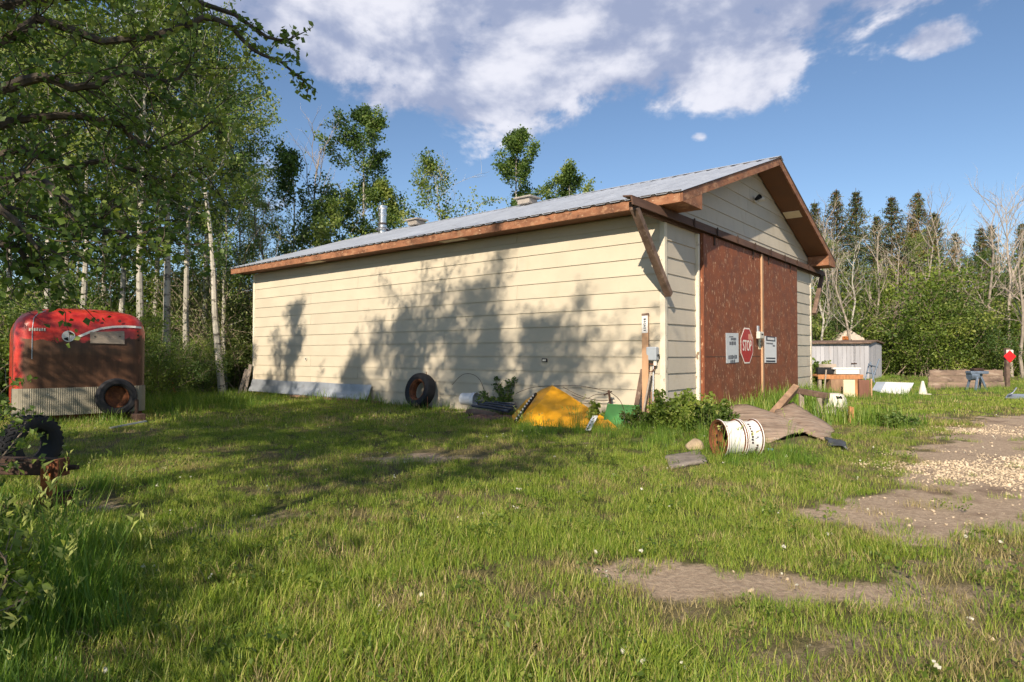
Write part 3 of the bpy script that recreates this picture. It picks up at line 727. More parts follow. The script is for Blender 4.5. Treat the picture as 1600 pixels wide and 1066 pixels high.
    def fz(px, py):   # pixel on the face plane -> local x,z
        d = ray(px, py); o = Vector((0, 0, HC)); nrm = Vector((-x.y, x.x, 0)); q = (A-o).dot(nrm)/d.dot(nrm); p = o+d*q
        return ((p-(A+B)/2).dot(x), p.z)
    path = [fz(*q) for q in ((112, 530), (121, 527), (140, 519), (158, 513.5), (176, 511), (195, 510.3), (212, 511), (222, 512))]
    mbs = MB(); ww = .021
    vs = []
    for i, (xx, zz) in enumerate(path):
        j0, j1 = path[max(0, i-1)], path[min(len(path)-1, i+1)]; t = Vector((j1[0]-j0[0], j1[1]-j0[1])).normalized(); k = .6 if i == 0 else 1
        yy = yf-.004+(max(0, xx-hw+.30)**2*1.7)
        vs += [(xx-t.y*ww*k, yy, zz+t.x*ww*k), (xx+t.y*ww*k, yy, zz-t.x*ww*k)]
    mbs.add(vs, [(2*i, 2*i+1, 2*i+3, 2*i+2) for i in range(len(path)-1)])
    obj('white_stripe', mbs, M['white'], tr, solid=.004)
    ex, ez = fz(107, 525.5)
    em = obj('round_emblem', MB().lathe([(0, 0), (.105, 0), (.105, .008), (0, .008)], 28, Matrix.Translation((ex, yf, ez)) @ Matrix.Rotation(R(90), 4, 'X')), M['white'], tr)
    mb = MB()
    for a0 in (60, 240):
        mb.prism([(ex+.02*math.cos(R(a0)), yf-.011, ez+.02*math.sin(R(a0)))]+[(ex+.088*math.cos(R(a0+d)), yf-.011, ez+.088*math.sin(R(a0+d))) for d in (-32, -12, 12, 32)], (0, .002, 0))
    obj('emblem_mark', mb, M['black'], em)
    # lettering low on the shoulder: small painted letters, not legible
    r = random.Random(5); mb = MB(); cx, cz = fz(57, 515)
    for k in range(7): mb.box((cx-.10+k*.037, .012-.0, cz+.004*(k % 2)), (.018+.008*r.random(), .004, .055))
    mb.v = [(vx, vy-.02+max(0, -hw+.30-vx)**2*1.9, vz) for vx, vy, vz in mb.v]
    obj('lettering', mb, M['dirtywhite'], body)
    # nailed-on board
    c = [fz(*q) for q in ((140.5, 519), (194, 517.5), (194.5, 538), (141, 536.5))]
    obj('patch_board', MB().prism([(p[0], yf-.002, p[1]) for p in c], (0, -.02, 0)), M['greywood'], tr, bevel=.003)
    for q in ((148, 526), (187, 526)):
        nx, nz = fz(*q); obj('bolt', MB().lathe([(0, 0), (.012, 0), (.012, .008), (0, .01)], 8, Matrix.Translation((nx, yf-.022, nz)) @ Matrix.Rotation(R(90), 4, 'X')), M['black'], tr)
    # rust holes under the stripe
    for q, rr in (((215.5, 518), .018), ((216.5, 524), .022), ((217, 532), .02), ((153, 500.5), .03), ((187, 502), .028)):
        nx, nz = fz(*q); obj('rust_hole', MB().lathe([(0, 0), (rr, 0), (rr, .004), (0, .005)], 9, Matrix.Translation((nx, yf+(max(0, nx-hw+.30)**2*1.7), nz)) @ Matrix.Rotation(R(90), 4, 'X')), M['darkrust'], tr)
    # chassis, coupler and spare wheel
    ch = obj('chassis', MB().box((0, .16, zb-.06), (wid*.94, .12, .12)), M['rust'], tr, bevel=.01)
    for sx in (-hw+.25, hw-.25): obj('chassis_rail', MB().box((sx, dep/2, zb-.05), (.08, dep-.4, .10)), M['darkrust'], tr)
    sx, sz = fz(178, 620)
    tm = Matrix.Translation((sx, -.17, sz)) @ Matrix.Rotation(R(10), 4, 'Z') @ Matrix.Rotation(R(84), 4, 'X')
    wh = obj('spare_wheel', MB().lathe([(.12, .02), (.2, .03), (.215, .07), (.20, .09), (.205, .12)], 30, tm), M['rust'], tr, smooth=True)
    obj('tyre', MB().lathe([(.215, .03), (.25, -.015), (.32, -.02), (.352, .02), (.362, .07), (.352, .13), (.32, .16), (.25, .16), (.215, .12)], 40, tm, close=True), M['rubber'], wh, smooth=True)
    hub = MB().lathe([(0, -.01), (.10, .0), (.13, .03), (.2, .05)], 18, tm)
    obj('hub', hub, M['rust'], wh, smooth=True)
    for k in range(5):
        a = R(72*k); obj('rim_slot', MB().lathe([(0, .008), (.028, .008), (.028, .016), (0, .016)], 8, tm @ Matrix.Translation((.155*math.cos(a), .155*math.sin(a), .006))), M['black'], wh)
    cpx = fz(203, 645)[0]
    cp = MB().beam((cpx, .1, zb-.04), (cpx+.05, -.75, zb-.10), .10, .10); cp.box((cpx+.05, -.8, zb-.06), (.16, .2, .14)); cp.tube([(cpx+.03, -.55, .0), (cpx+.03, -.55, .42)], .035, 10)
    obj('tongue', cp, M['darkrust'], tr, bevel=.01)
    for sx in (-hw-.0, hw-.0):   # running wheels under the body
        m4 = Matrix.Translation((sx*.86, dep*.55, .33)) @ Matrix.Rotation(R(90), 4, 'Y')
        q = obj('running_wheel', MB().lathe([(.08, -.06), (.2, -.06), (.2, .08), (.08, .06)], 20, m4), M['rust'], tr, smooth=True)
        obj('tyre', MB().lathe([(.2, -.08), (.30, -.09), (.33, -.05), (.33, .05), (.30, .09), (.2, .08)], 28, m4, close=True), M['rubber'], q, smooth=True)
    # light roof bow on the side beyond the seam
    return tr
build_trailer()

# ------------------------------------------------------------------ rusty implement and odd tyre on the left
bpt = G(76, 792); 
ax = thing('rusty_axle_stand', 'rusty steel axle beam on a short post in the long grass', 'machinery', bpt)
top = P(76, 720, bpt.y).z
obj('post', MB().box((0, 0, top/2-.04), (.09, .09, top)), M['brightrust'], ax, bevel=.008)
bm_ = MB(); bl = P(-60, 728, bpt.y+.1)-bpt; br = P(92, 728, bpt.y)-bpt
zc = top-.01
bm_.beam((bl.x, bl.y, zc-.05), (br.x, br.y, zc-.05), .02, .13); bm_.beam((bl.x, bl.y+.05, zc+.01), (br.x, br.y+.05, zc+.01), .11, .018); bm_.beam((bl.x, bl.y+.05, zc-.11), (br.x, br.y+.05, zc-.11), .11, .018)
obj('channel_beam', bm_, M['darkrust'], ax, bevel=.003)
obj('hub', MB().lathe([(0, 0), (.05, 0), (.055, .02), (.03, .03), (.03, .05), (0, .05)], 16, Matrix.Translation((br.x-.06, br.y-.012, zc-.05)) @ Matrix.Rotation(R(90), 4, 'X')), M['rust'], ax, smooth=True)
obj('end_cap', MB().box((br.x, br.y+.03, zc-.05), (.05, .15, .15)), M['rust'], ax, bevel=.01)
obj('stub_axle', MB().tube([(br.x, br.y+.04, zc-.055), (br.x+.14, br.y+.03, zc-.05)], [.028, .02], 10), M['darkrust'], ax, smooth=True)
obj('foot', MB().box((.05, .0, .05), (.26, .16, .09), Matrix.Rotation(R(8), 3, 'Y')), M['rust'], ax, bevel=.015)
obj('foot_plate', MB().box((.13, .05, .11), (.22, .14, .035), Matrix.Rotation(R(-12), 3, 'Y')), M['darkrust'], ax, bevel=.008)
def tyre_wheel(name, label, cat, loc, m3, ro, ri, hw, tyre_m, rim_m, lugs=0, rimdepth=.3):
    t = thing(name, label, cat, loc); m4 = m3.to_4x4()
    s = ro-ri
    ty = obj('tyre', MB().lathe([(ri, -hw*.72), (ri+s*.25, -hw*.95), (ri+s*.6, -hw), (ro-s*.1, -hw*.85), (ro, -hw*.5), (ro*1.008, 0), (ro, hw*.5), (ro-s*.1, hw*.85), (ri+s*.6, hw), (ri+s*.25, hw*.95), (ri, hw*.72)], 44, m4, close=True), tyre_m, t, smooth=True)
    if rim_m: obj('rim', MB().lathe([(ri*1.05, hw*.80), (ri*.98, hw*.78), (ri*.92, hw*.5), (ri*.86, hw*.45), (ri*.84, -hw*.3), (ri*.92, -hw*.5), (ri*1.02, -hw*.78)], 36, m4), rim_m, t, smooth=True)
    if lugs:
        mb = MB()
        for k in range(lugs):
            a = 2*math.pi*k/lugs
            for sgn in (-1, 1):
                mb.box((0, 0, 0), (.02, hw*.7, ro*.10))
                vs = mb.v[-8:]; mm = Matrix.Rotation(a+sgn*.03, 4, 'Z') @ Matrix.Translation((ro*1.004, 0, sgn*hw*.42)) @ Matrix.Rotation(R(90), 4, 'X') @ Matrix.Rotation(R(25*sgn), 4, 'X')
                mb.v[-8:] = [tuple(m4 @ (mm @ Vector(v))) for v in vs]
        obj('tread', mb, tyre_m, ty)
    return t
loc = G(30, 745); tyre_wheel('scrap_tyre', 'bare black tyre lying in the bushes behind the rusty axle', 'tyre', loc+Vector((-.1, .3, .30)), Matrix.Rotation(R(-12), 3, 'Z') @ Matrix.Rotation(R(90), 3, 'Y'), .31, .17, .11, M['rubber'], None, 30)
s1 = G(172, 672); s2 = G(228, 666)
one('metal_strip', MB().beam(s1+Vector((0, 0, .035)), s2+Vector((0, 0, .09)), .07, .02), M['galv'], 'thin pale metal strip lying in the grass below the trailer coupler', 'metal strip')

rb_ = G(266, 619); rd = thing('rusty_drum', 'small rusty drum half hidden in the undergrowth behind the trailer', 'drum', rb_); rd.rotation_euler = (R(12), R(-14), 0)
obj('shell', MB().lathe([(0, 0), (.19, 0), (.20, .01), (.20, .14), (.208, .15), (.20, .16), (.20, .30), (.208, .31), (.20, .32), (.20, .46), (.19, .46), (.18, .40), (0, .40)], 24), M['brightrust'], rd, smooth=True)
obj('rim', MB().lathe([(.195, .455), (.212, .455), (.212, .475), (.195, .475)], 24, close=True), M['darkrust'], rd, smooth=True)
# ------------------------------------------------------------------ things along the long wall
# folded metal sheet against the foot of the wall
sa, sb = s_at(394, .1), s_at(580, .1)
mb = MB(); prof = [(.05, .475), (.10, .30), (.105, .285), (.20, .11), (.205, .10)]
vs = []; ns = 8
for k in range(ns+1):
    s = sa+(sb-sa)*k/ns
    for n, z in prof: vs.append(SH(-n-.03+.006*math.sin(k*2.1), s, z+.006*math.sin(k*1.7)))
q = len(prof)
mb.add(vs, [(k*q+i, k*q+i+1, (k+1)*q+i+1, (k+1)*q+i) for k in range(ns) for i in range(q-1)])
fl = thing('metal_flashing', 'long folded grey metal sheet leaning on the foot of the wall', 'metal sheet', SH(-.15, (sa+sb)/2, 0), 0)
base = fl.location.copy()
obj('sheet', rel(mb, base), M['galv'], fl, solid=.006)
for k in range(58):
    s = sb+(sa-sb)*(k+.5)/58*.62
    if k == 0: tooth = rel(MB().prism([SH(-.235, -.028, .115), SH(-.235, .028, .115), SH(-.245, 0, .072)], -D2*.006), SH(0, 0, 0)).mesh('tooth'); fixnormals(tooth); tooth.materials.append(M['galv'])
    o = obj('tooth', tooth, None, fl); o.location = SH(0, s, 0)-base
one('sill_plank', MB().beam(SH(-.16, sb-.35, .045), SH(-.2, sb+3.6, .05), .14, .06), M['brownboard'], 'dirty brown plank lying under the long folded metal sheet', 'plank', bevel=.006)
for k, (px, ln, w, an) in enumerate(((388, .95, .10, 14), (393, .80, .12, 10))):
    s = L_+.10+.16*k; b = SH(-.25-.1*k, s, 0); 
    one('weathered_plank', MB().beam(b, b+Vector((.18+.06*k, .0, ln)), .03, w, (1, 0, 0)), M['greywood'], ('short' if k else 'taller') + ' grey weathered plank leaning at the far corner of the long wall', 'plank', bevel=.004)
# truck tyre leaning on the wall
sT = s_at(660, .2); lean = R(14)
m3 = Matrix.Rotation(TH, 3, 'Z') @ Matrix.Rotation(-R(90)+lean, 3, 'Y') 
tyre_wheel('truck_tyre', 'large black truck tyre with rusty rim leaning on the cream wall', 'tyre', SH(-.27, sT, .42), m3, .415, .245, .145, M['rubber'], M['rust'], 0)
one('red_rod', MB().tube([SH(-.50, s_at(668, .5), .0), SH(-.30, s_at(668, .3), .5), SH(-.12, s_at(667, .1), .86)], .009, 8), M['rust'], 'thin rust red rod leaning across the truck tyre', 'rod', smooth=True)
# white pail on its side and the pipes in front of it
pc = P(722, 623, 14.15); pd = (P(752, 622, 13.90)-pc); pd.z = -.01; pd.normalize()
pl = thing('plastic_pail', 'white plastic pail lying on its side against the wall', 'pail', (pc.x, pc.y, .12))
mm = frame((0, 0, pc.z-.12), pd.cross(Vector((0, 0, 1))), Vector((0, 0, 1)).cross(pd.cross(Vector((0, 0, 1))))) 
zax = pd; xax = zax.orthogonal().normalized(); yax = zax.cross(xax)
mm = Matrix.Identity(4)
for i in range(3): mm[i][0], mm[i][1], mm[i][2] = xax[i], yax[i], zax[i]
mm = Matrix.Translation((0, 0, pc.z-.12)) @ mm
obj('shell', MB().lathe([(0, 0), (.125, 0), (.13, .01), (.148, .37), (.143, .37), (.125, .015), (0, .012)], 32, mm), M['pail'], pl, smooth=True)
for z, r in ((.37, .158), (.30, .153)): obj('rim', MB().lathe([(.146, z-.012), (r, z-.012), (r, z+.004), (.146, z+.004)], 32, mm, close=True), M['pail'], pl, smooth=True)
for k, (a, b, r) in enumerate((((745, 628, 13.7), (806, 636, 12.9), .022), ((747, 631, 13.6), (800, 640, 12.7), .026), ((752, 627, 13.85), (804, 632, 13.1), .018), ((738, 634, 13.4), (795, 643, 12.5), .03))):
    p, q = P(*a), P(*b)
    one('loose_pipe', MB().tube([p, p.lerp(q, .5)+Vector((0, 0, .01)), q], r, 10), M['pipe'], 'dark plastic pipe in the bundle lying in front of the pail', 'pipe', 'dark pipes by the pail', smooth=True)
p, q = P(732, 640, 13.2), P(775, 648, 12.5); p.z, q.z = .07, .07
one('rotten_log', MB().tube([p, p.lerp(q, .3)+Vector((0, 0, .01)), p.lerp(q, .7), q], [.08, .09, .085, .07], 12), M['darkwood'], 'short dark rotten log under the loose pipes', 'log', smooth=True)
p, q = P(770, 632, 13.6), P(806, 630, 13.3); p.z, q.z = .2, .22
one('pale_timber', MB().beam(p, q, .09, .12), M['greywood'], 'short pale timber offcut behind the loose pipes', 'timber', bevel=.008)
for k, (sx, sy) in enumerate(((0, 0), (.25, -.12), (-.3, -.1))):
    c = P(772, 648, 12.6); r = random.Random(60+k); mb = MB()
    prof = [(0, .10), (.12, .085), (.24, .05), (.34, -.02)]
    mb.lathe(prof, 14, Matrix.Translation((c.x+sx, c.y+sy, 0))); mb.v = [(a+r.uniform(-.03, .03), b+r.uniform(-.03, .03), z+r.uniform(-.012, .012)) for a, b, z in mb.v]
    one('soil_heap', mb, mat('redsoil%d' % k, (.20, .115, .085), .95, var=.35, scale=14, bump=.9), 'low heap of reddish soil at the wall foot beside the pipes', 'soil heap', 'soil heaps by the pipes', smooth=True)
# yellow moulded machine shield
def sheet(name, grid, m, parent, thick, smooth=True, sub=0):
    """grid: rows of points -> surface with thickness"""
    rows, cols = len(grid), len(grid[0]); mb = MB(); mb.v = [tuple(p) for rw in grid for p in rw]
    mb.f = [(i*cols+j, i*cols+j+1, (i+1)*cols+j+1, (i+1)*cols+j) for i in range(rows-1) for j in range(cols-1)]
    o = obj(name, mb, m, parent, smooth=smooth, solid=thick)
    if sub:
        md = o.modifiers.new('sub', 'SUBSURF'); md.levels = sub; md.render_levels = sub; md.subdivision_type = 'SIMPLE'
    return o
yb = SH(-.75, s_at(880, .75), 0)
ys = thing('yellow_shield', 'bent yellow moulded machine panel with stickers leaning on the wall', 'machine panel', yb)
def yp(px, py, d): return P(px, py, d)-yb
grid = [[yp(800, 650, 12.15), yp(822, 625, 12.5), yp(846, 609, 12.75), yp(862, 602.5, 12.85)],
        [yp(806, 670, 11.35), yp(822, 650, 11.55), yp(842, 630, 11.85), yp(864, 604, 12.45)],
        [yp(818, 682, 11.25), yp(838, 664, 11.45), yp(860, 641, 11.75), yp(882, 614, 12.3)],
        [yp(845, 682, 11.1), yp(862, 668, 11.3), yp(880, 650, 11.55), yp(908, 631, 11.9)],
        [yp(890, 684, 10.8), yp(900, 674, 10.95), yp(914, 659, 11.15), yp(931, 645.5, 11.5)],
        [yp(930, 686, 10.55), yp(936, 678, 10.6), yp(943, 667, 10.8), yp(949, 656, 11.15)],
        [yp(962, 688, 10.35), yp(964, 682, 10.4), yp(965, 675, 10.55), yp(964.5, 670, 10.8)]]
sheet('shell', grid, M['yellow'], ys, .008, smooth=False)
obj('lip', MB().tube([g[3] for g in grid], .012, 6), M['yellow'], ys, smooth=True)
def strip(name, a, b, w, m, parent, off):
    a, b = Vector(a), Vector(b); d = (b-a).normalized(); s = d.cross(off).normalized()*w/2
    return obj(name, MB().prism([a+s, b+s, b-s, a-s], Vector(off)*.004), m, parent)
off = Vector((-.35, -.75, .55)).normalized()
a, b = yp(806, 660, 11.55)+off*.02, yp(838, 616, 12.3)+off*.02
dl = obj('black_decal', MB().tube([a, a.lerp(b, .5)+off*.012, b], [.034, .036, .030], 4), M['black'], ys)
for k in range(9):
    q = a.lerp(b, .08+.1*k)+off*(.032+.012*math.sin(k*.35)); obj('white_dash', MB().box(q, (.026, .016, .04)), M['white'], dl)
a, b = yp(918, 676, 10.72)+off*.03, yp(931, 651, 11.15)+off*.03
d2 = strip('sticker', a, b, .10, M['paper2'], ys, off)
for k in range(4): obj('sticker_mark', MB().box(a.lerp(b, .2+.2*k)+off*.008, (.05-.008*k, .01, .018)), M['ink'], d2)
# green panel
gb = SH(-.6, s_at(970, .6), 0); gp = thing('green_panel', 'flat green painted sheet leaning beside the yellow panel', 'panel', gb)
gg = [[P(938, 676, 10.95)-gb, P(944, 652, 11.2)-gb, P(949, 632, 11.5)-gb], [P(962, 677, 10.85)-gb, P(970, 655, 11.1)-gb, P(975, 633, 11.4)-gb], [P(984, 678, 10.75)-gb, P(993, 656, 11.0)-gb, P(999, 634.5, 11.3)-gb]]
sheet('plate', gg, M['green'], gp, .012)
obj('edge_lip', MB().tube([g[2] for g in gg], .010, 6), M['green'], gp, smooth=True)
# rake head and loose wire
rb = SH(-.25, s_at(953, .25), 0)
rk = thing('old_spike', 'rusty iron spike with a short crossbar behind the green panel', 'iron spike', rb)
a, b = P(958, 640, rb.y)-rb, P(951, 610, rb.y)-rb; a.z = 0
obj('shaft', MB().tube([a, b], .022, 8), M['darkrust'], rk, smooth=True); obj('crossbar', MB().tube([b+Vector((-.09, 0, -.09)), b+Vector((.06, 0, -.02))], .014, 8), M['darkrust'], rk, smooth=True)
for k, pts in enumerate((((706, 602), (722, 586), (738, 585), (750, 594), (757, 611)), ((806, 615), (830, 606), (862, 603), (905, 603), (950, 612)), ((880, 605), (905, 618), (935, 626), (960, 624)), ((952, 612), (968, 625), (976, 645), (975, 664)), ((893, 617), (915, 623), (930, 617), (948, 616)))):
    pl_ = []
    for px, py in pts: s = s_at(px, .12); pl_.append(SH(-.12, s, z_at(SH(-.12, s), py)))
    if k == 3: pl_ = [P(px, py, 10.6) for px, py in pts]
    fine = []
    for i in range(len(pl_)-1):
        for q in range(4):
            p0, p1, p2, p3 = pl_[max(i-1, 0)], pl_[i], pl_[i+1], pl_[min(i+2, len(pl_)-1)]; t = q/4
            fine.append(.5*((2*p1)+(p2-p0)*t+(2*p0-5*p1+4*p2-p3)*t*t+(3*p1-p0-3*p2+p3)*t*t*t))
    fine.append(pl_[-1])
    one('loose_wire', MB().tube(fine, .0055, 5), M['darkrust'], ('hoop of dark wire arching over the white pail', 'long dark wire strung above the yellow panel', 'dark wire sagging beside the yellow panel peak', 'dark wire hanging down over the green panel', 'short dark wire crossing toward the rusty spike')[k], 'wire')
# stakes, shovel and boards by the corner
def lean(name, label, cat, px0, py0, px1, py1, n0, n1, w, th, m, **kw):
    s0, s1 = s_at(px0, n0), s_at(px1, n1); a = SH(-n0, s0, max(-.02, z_at(SH(-n0, s0), py0))); b = SH(-n1, s1, z_at(SH(-n1, s1), py1))
    return one(name, MB().beam(a, b, w, th, D2), m, label, cat, bevel=.004, **kw), a, b
o, a, b = lean('number_stake', 'tall pale wooden stake with a white printed label at its top', 'stake', 1008, 672, 1008.5, 491, .30, .06, .125, .03, M['newwood'])
for nm, f0, f1, off_, mm_ in (('label_strip', .83, .985, .019, M['white']),):
    c = o.location; p, q = a.lerp(b, f0)-c, a.lerp(b, f1)-c
    ls = obj(nm, MB().beam(p-D2*off_, q-D2*off_, .118, .006, D2), mm_, o)
    rr = random.Random(3)
    for k in range(6):
        y0 = p.lerp(q, .12+.125*k)-D2*(off_+.005); hh = rr.uniform(.016, .03)
        obj('printed_mark', MB().beam(y0, y0+(q-p).normalized()*hh, .035+.02*rr.random(), .003, D2), M['ink'], ls)
obj('top_cap', MB().beam(b-o.location-(b-a).normalized()*.03, b-o.location+(b-a).normalized()*.012, .132, .04, D2), M['darkwood'], o)
lean('dark_plank', 'narrow dark weathered board leaning beside the tall stake', 'board', 988, 668, 1004.5, 577, .50, .08, .09, .028, M['darkwood'])
lean('short_board', 'short brown board with a chipped top by the corner post', 'board', 1021, 676, 1022, 612, .28, .1, .135, .026, M['brownboard'])
lean('thin_pipe', 'thin grey pipe leaning between the shovel and the corner post', 'pipe', 1019.5, 668, 1020.5, 572, .24, .06, .022, .022, M['galv'])
lean('split_stake', 'splintered thin brown slat standing in front of the short board', 'slat', 1017, 684, 1012, 640, .55, .40, .05, .02, M['brownboard'])
n0, n1 = .62, .14; s0, s1 = s_at(1000, n0), s_at(1016.5, n1)
a = SH(-n0, s0, .0); b = SH(-n1, s1, z_at(SH(-n1, s1), 582)); sv = thing('shovel', 'shovel with rusty D-shaped handle propped upright by the wall', 'shovel', a)
d = (b-a).normalized(); sd = D1.copy(); b -= a
obj('shaft', MB().tube([d*.25, b], .019, 10), M['greywood'], sv, smooth=True)
obj('d_handle', MB().tube([b, b+d*.05+sd*.05, b+d*.14+sd*.062, b+d*.165+sd*.05, b+d*.165-sd*.05, b+d*.14-sd*.062, b+d*.05-sd*.05, b], .011, 8), M['rust'], sv, smooth=True)
obj('blade', MB().prism([d*.30+sd*.03, d*.26+sd*.10, d*.06+sd*.09, d*0, d*.06-sd*.09, d*.26-sd*.10, d*.30-sd*.03], Vector((.004, .004, 0))), M['rust'], sv)

# ------------------------------------------------------------------ things in front of the doors
def rim(label, c, axis, r, w, seed):
    t = thing('wheel_rim', label, 'wheel rim', (c.x, c.y, 0), 0, None)
    z = axis.normalized(); xx = z.orthogonal().normalized(); yy = z.cross(xx); m4 = Matrix.Identity(4)
    for i in range(3): m4[i][0], m4[i][1], m4[i][2] = xx[i], yy[i], z[i]
    m4 = Matrix.Translation((0, 0, c.z)) @ m4
    obj('barrel', MB().lathe([(r*.93, .030), (r*.93, .055), (r*.90, .07), (r*.885, .12), (r*.875, w*.55), (r*.905, w-.05), (r*.93, w-.03)], 44, m4), M['whitesteel'], t, smooth=True)
    for a, b in ((0, .03), (w-.03, w)):
        obj('flange', MB().lathe([(r*.92, a+.004), (r, a), (r, b), (r*.92, b-.004), (r*.86, (a+b)/2)], 44, m4, close=True), M['rust'], t, smooth=True)
        obj('painted_edge', MB().lathe([(r*1.0, (a+b)/2-.006), (r*1.012, (a+b)/2-.004), (r*1.012, (a+b)/2+.006), (r, (a+b)/2+.008)], 44, m4), M['whitesteel'], t, smooth=True)
    obj('disc', MB().lathe([(r*.86, .02), (r*.80, .05), (r*.68, .075), (r*.5, .06), (r*.45, .07), (r*.42, .12)], 36, m4), M['rust'], t, smooth=True)
    obj('inner_wall', MB().lathe([(r*.85, .03), (r*.84, w-.03)], 36, m4), M['rust'], t, smooth=True)
    for k in range(10):
        a = 2*math.pi*k/10; obj('bolt_hole', MB().lathe([(0, -.004), (.014, -.004), (.014, .004), (0, .004)], 8, m4 @ Matrix.Translation((r*.57*math.cos(a), r*.57*math.sin(a), .058))), M['black'], t)
    return t
ax_ = Vector((.982, .18, 0)).normalized(); c0 = G(1126, 716); rr_ = .24; c0 = Vector((c0.x, c0.y+.1, rr_-.01))
rim('white rusty truck wheel rim showing its brown dished face', c0, ax_, rr_, .27, 1)
r2 = rim('white chipped truck wheel rim lying behind the dished one', c0+ax_*.273, ax_, rr_*.985, .235, 2)
mb = MB(); r = random.Random(6)
rx = Vector((ax_.y, -ax_.x, 0))   # toward the viewer
for k in range(11):
    a = R(58-k*9.5); q = ax_*(.075+.006*(k % 2) if k < 8 else .15)+rx*math.cos(a)*rr_*.885+Vector((0, 0, math.sin(a)*rr_*.885+c0.z))
    mb.box(q, (.03*r.uniform(.6, 1.1), .014, .018*r.uniform(.6, 1.3)))
obj('flaked_marks', mb, M['darkrust'], r2)['kind'] = 'stuff'
# weathered plywood sheets used as a ramp
def warped(name, label, cor, m, thick, bow, ripple, seed):
    """cor: four 3D corners, surface bowed upward"""
    a, b, c, d = [Vector(p) for p in cor]; n = 9; base = (a+b+c+d)/4; base.z = 0; g = []; r = random.Random(seed)
    for i in range(n):
        rw = []
        for j in range(n):
            u, v = i/(n-1), j/(n-1); p = a.lerp(b, u).lerp(d.lerp(c, u), v)
            p.z += bow*math.sin(math.pi*u)*math.sin(math.pi*(.15+.7*v))+ripple*math.sin(u*5+v*3+seed)
            edge = i in (0, n-1) or j in (0, n-1)
            if edge: p += Vector((r.uniform(-.02, .02), r.uniform(-.02, .02), 0))
            rw.append(p-base)
        g.append(rw)
    t = thing(name, label, 'plywood', base); sheet('panel', g, m, t, thick); return t
warped('plywood_sheet', 'bowed weathered plywood sheet lying behind the white rims', (P(1112, 641, 11.4), P(1168, 634, 12.9), P(1292, 672, 10.4), P(1200, 692, 9.15)), M['plywood'], .022, .09, .02, 3)
warped('plywood_sheet', 'flat weathered plywood sheet sloping down from the propped beam', (P(1196, 655, 11.2), P(1240, 628, 12.9), P(1303, 670, 10.6), P(1296, 692, 9.25)), M['plywood'], .022, .05, .012, 5)
one('propped_beam', MB().beam(P(1205, 650, 11.9), P(1243, 606.5, 12.6), .12, .17, (0, -.6, .8)), M['brownboard'], 'thick timber beam propped up at an angle on the plywood', 'beam', bevel=.01)
tr_ = thing('trestle', 'low grey timber trestle standing in tall grass by the shed corner', 'trestle', G(1272, 655))
bb = tr_.location
obj('top_rail', MB().beam(P(1245, 610.5, 13.0)-bb, P(1294, 619, 12.4)-bb, .12, .11), M['darkwood'], tr_, bevel=.01)
a = P(1280, 622, 12.5)-bb; obj('leg', MB().beam(Vector((a.x, a.y, -.02)), a, .09, .06, (0, 1, 0)), M['greywood'], tr_, bevel=.006)
a = P(1252, 612, 12.9)-bb; obj('leg', MB().beam(Vector((a.x, a.y, -.02)), a, .09, .06, (0, 1, 0)), M['greywood'], tr_, bevel=.006)
pb = P(1304, 650, 12.7); pb.z = 0
pt = thing('white_tank', 'rounded chipped white tank with a dark hatch in the tall grass', 'tank', pb)
zt_ = P(1304, 614.5, 12.7).z
obj('shell', MB().lathe([(.0, zt_), (.10, zt_), (.16, zt_-.02), (.215, zt_-.11), (.235, zt_-.25), (.24, zt_-.4), (.24, 0)], 12), M['dirtywhite'], pt, smooth=True)
obj('hatch', MB().box((0, -.165, zt_-.075), (.11, .09, .05), Matrix.Rotation(R(35), 3, 'X')), M['black'], pt, bevel=.006)
obj('seam_band', MB().lathe([(.236, zt_-.26), (.25, zt_-.26), (.25, zt_-.30), (.24, zt_-.30)], 12), M['greywood'], pt)
def stone(name, label, c, rx, ry, rz, m, seed):
    import bmesh
    bm = bmesh.new(); bmesh.ops.create_icosphere(bm, subdivisions=3, radius=1); r = random.Random(seed)
    ph = [Vector((r.uniform(-1, 1), r.uniform(-1, 1), r.uniform(-1, 1))).normalized() for _ in range(9)]; th = [r.uniform(.6, .95) for _ in ph]
    for v in bm.verts:
        for nrm, t in zip(ph, th):
            d = v.co.dot(nrm)
            if d > t: v.co -= nrm*(d-t)*.85
        v.co = Vector((v.co.x*rx, v.co.y*ry, max(-.3, v.co.z)*rz))
    me = bpy.data.meshes.new(name); bm.to_mesh(me); bm.free(); o = obj(name, me, m, smooth=True); o.location = c; return tag(o, label, 'stone')
stone('field_stone', 'rounded tan field stone lying in the grass left of the rims', G(1085, 705)+Vector((0, 0, .06)), .135, .10, .11, M['stone'], 3)
o = warped('concrete_slab', 'flat grey slab lying in the grass below the tan stone', (G(1040, 716)+Vector((0, 0, .015)), G(1092, 708)+Vector((0, 0, .025)), G(1106, 724)+Vector((0, 0, .015)), G(1046, 733)+Vector((0, 0, .005))), M['slab'], .04, .006, .004, 2)
o['category'] = 'slab'
warped('rubber_mat', 'crumpled dark rubber mat beside the plywood edge', (G(1290, 690)+Vector((0, 0, .05)), G(1318, 693)+Vector((0, 0, .04)), G(1326, 706)+Vector((0, 0, .03)), G(1296, 700)+Vector((0, 0, .04))), M['mat'], .012, .03, .012, 8)['category'] = 'mat'
sk_ = G(1330, 664); o = one('short_stake', MB().hexa([sk_+Vector(q) for q in ((-.05, -.03, 0), (.05, -.03, 0), (.05, .03, 0), (-.05, .03, 0), (-.035, -.03, .34), (.045, -.03, .32), (.045, .03, .32), (-.035, .03, .34))]), M['orangewood'], 'short orange-brown stake standing in grass beside the plywood', 'stake', bevel=.006)
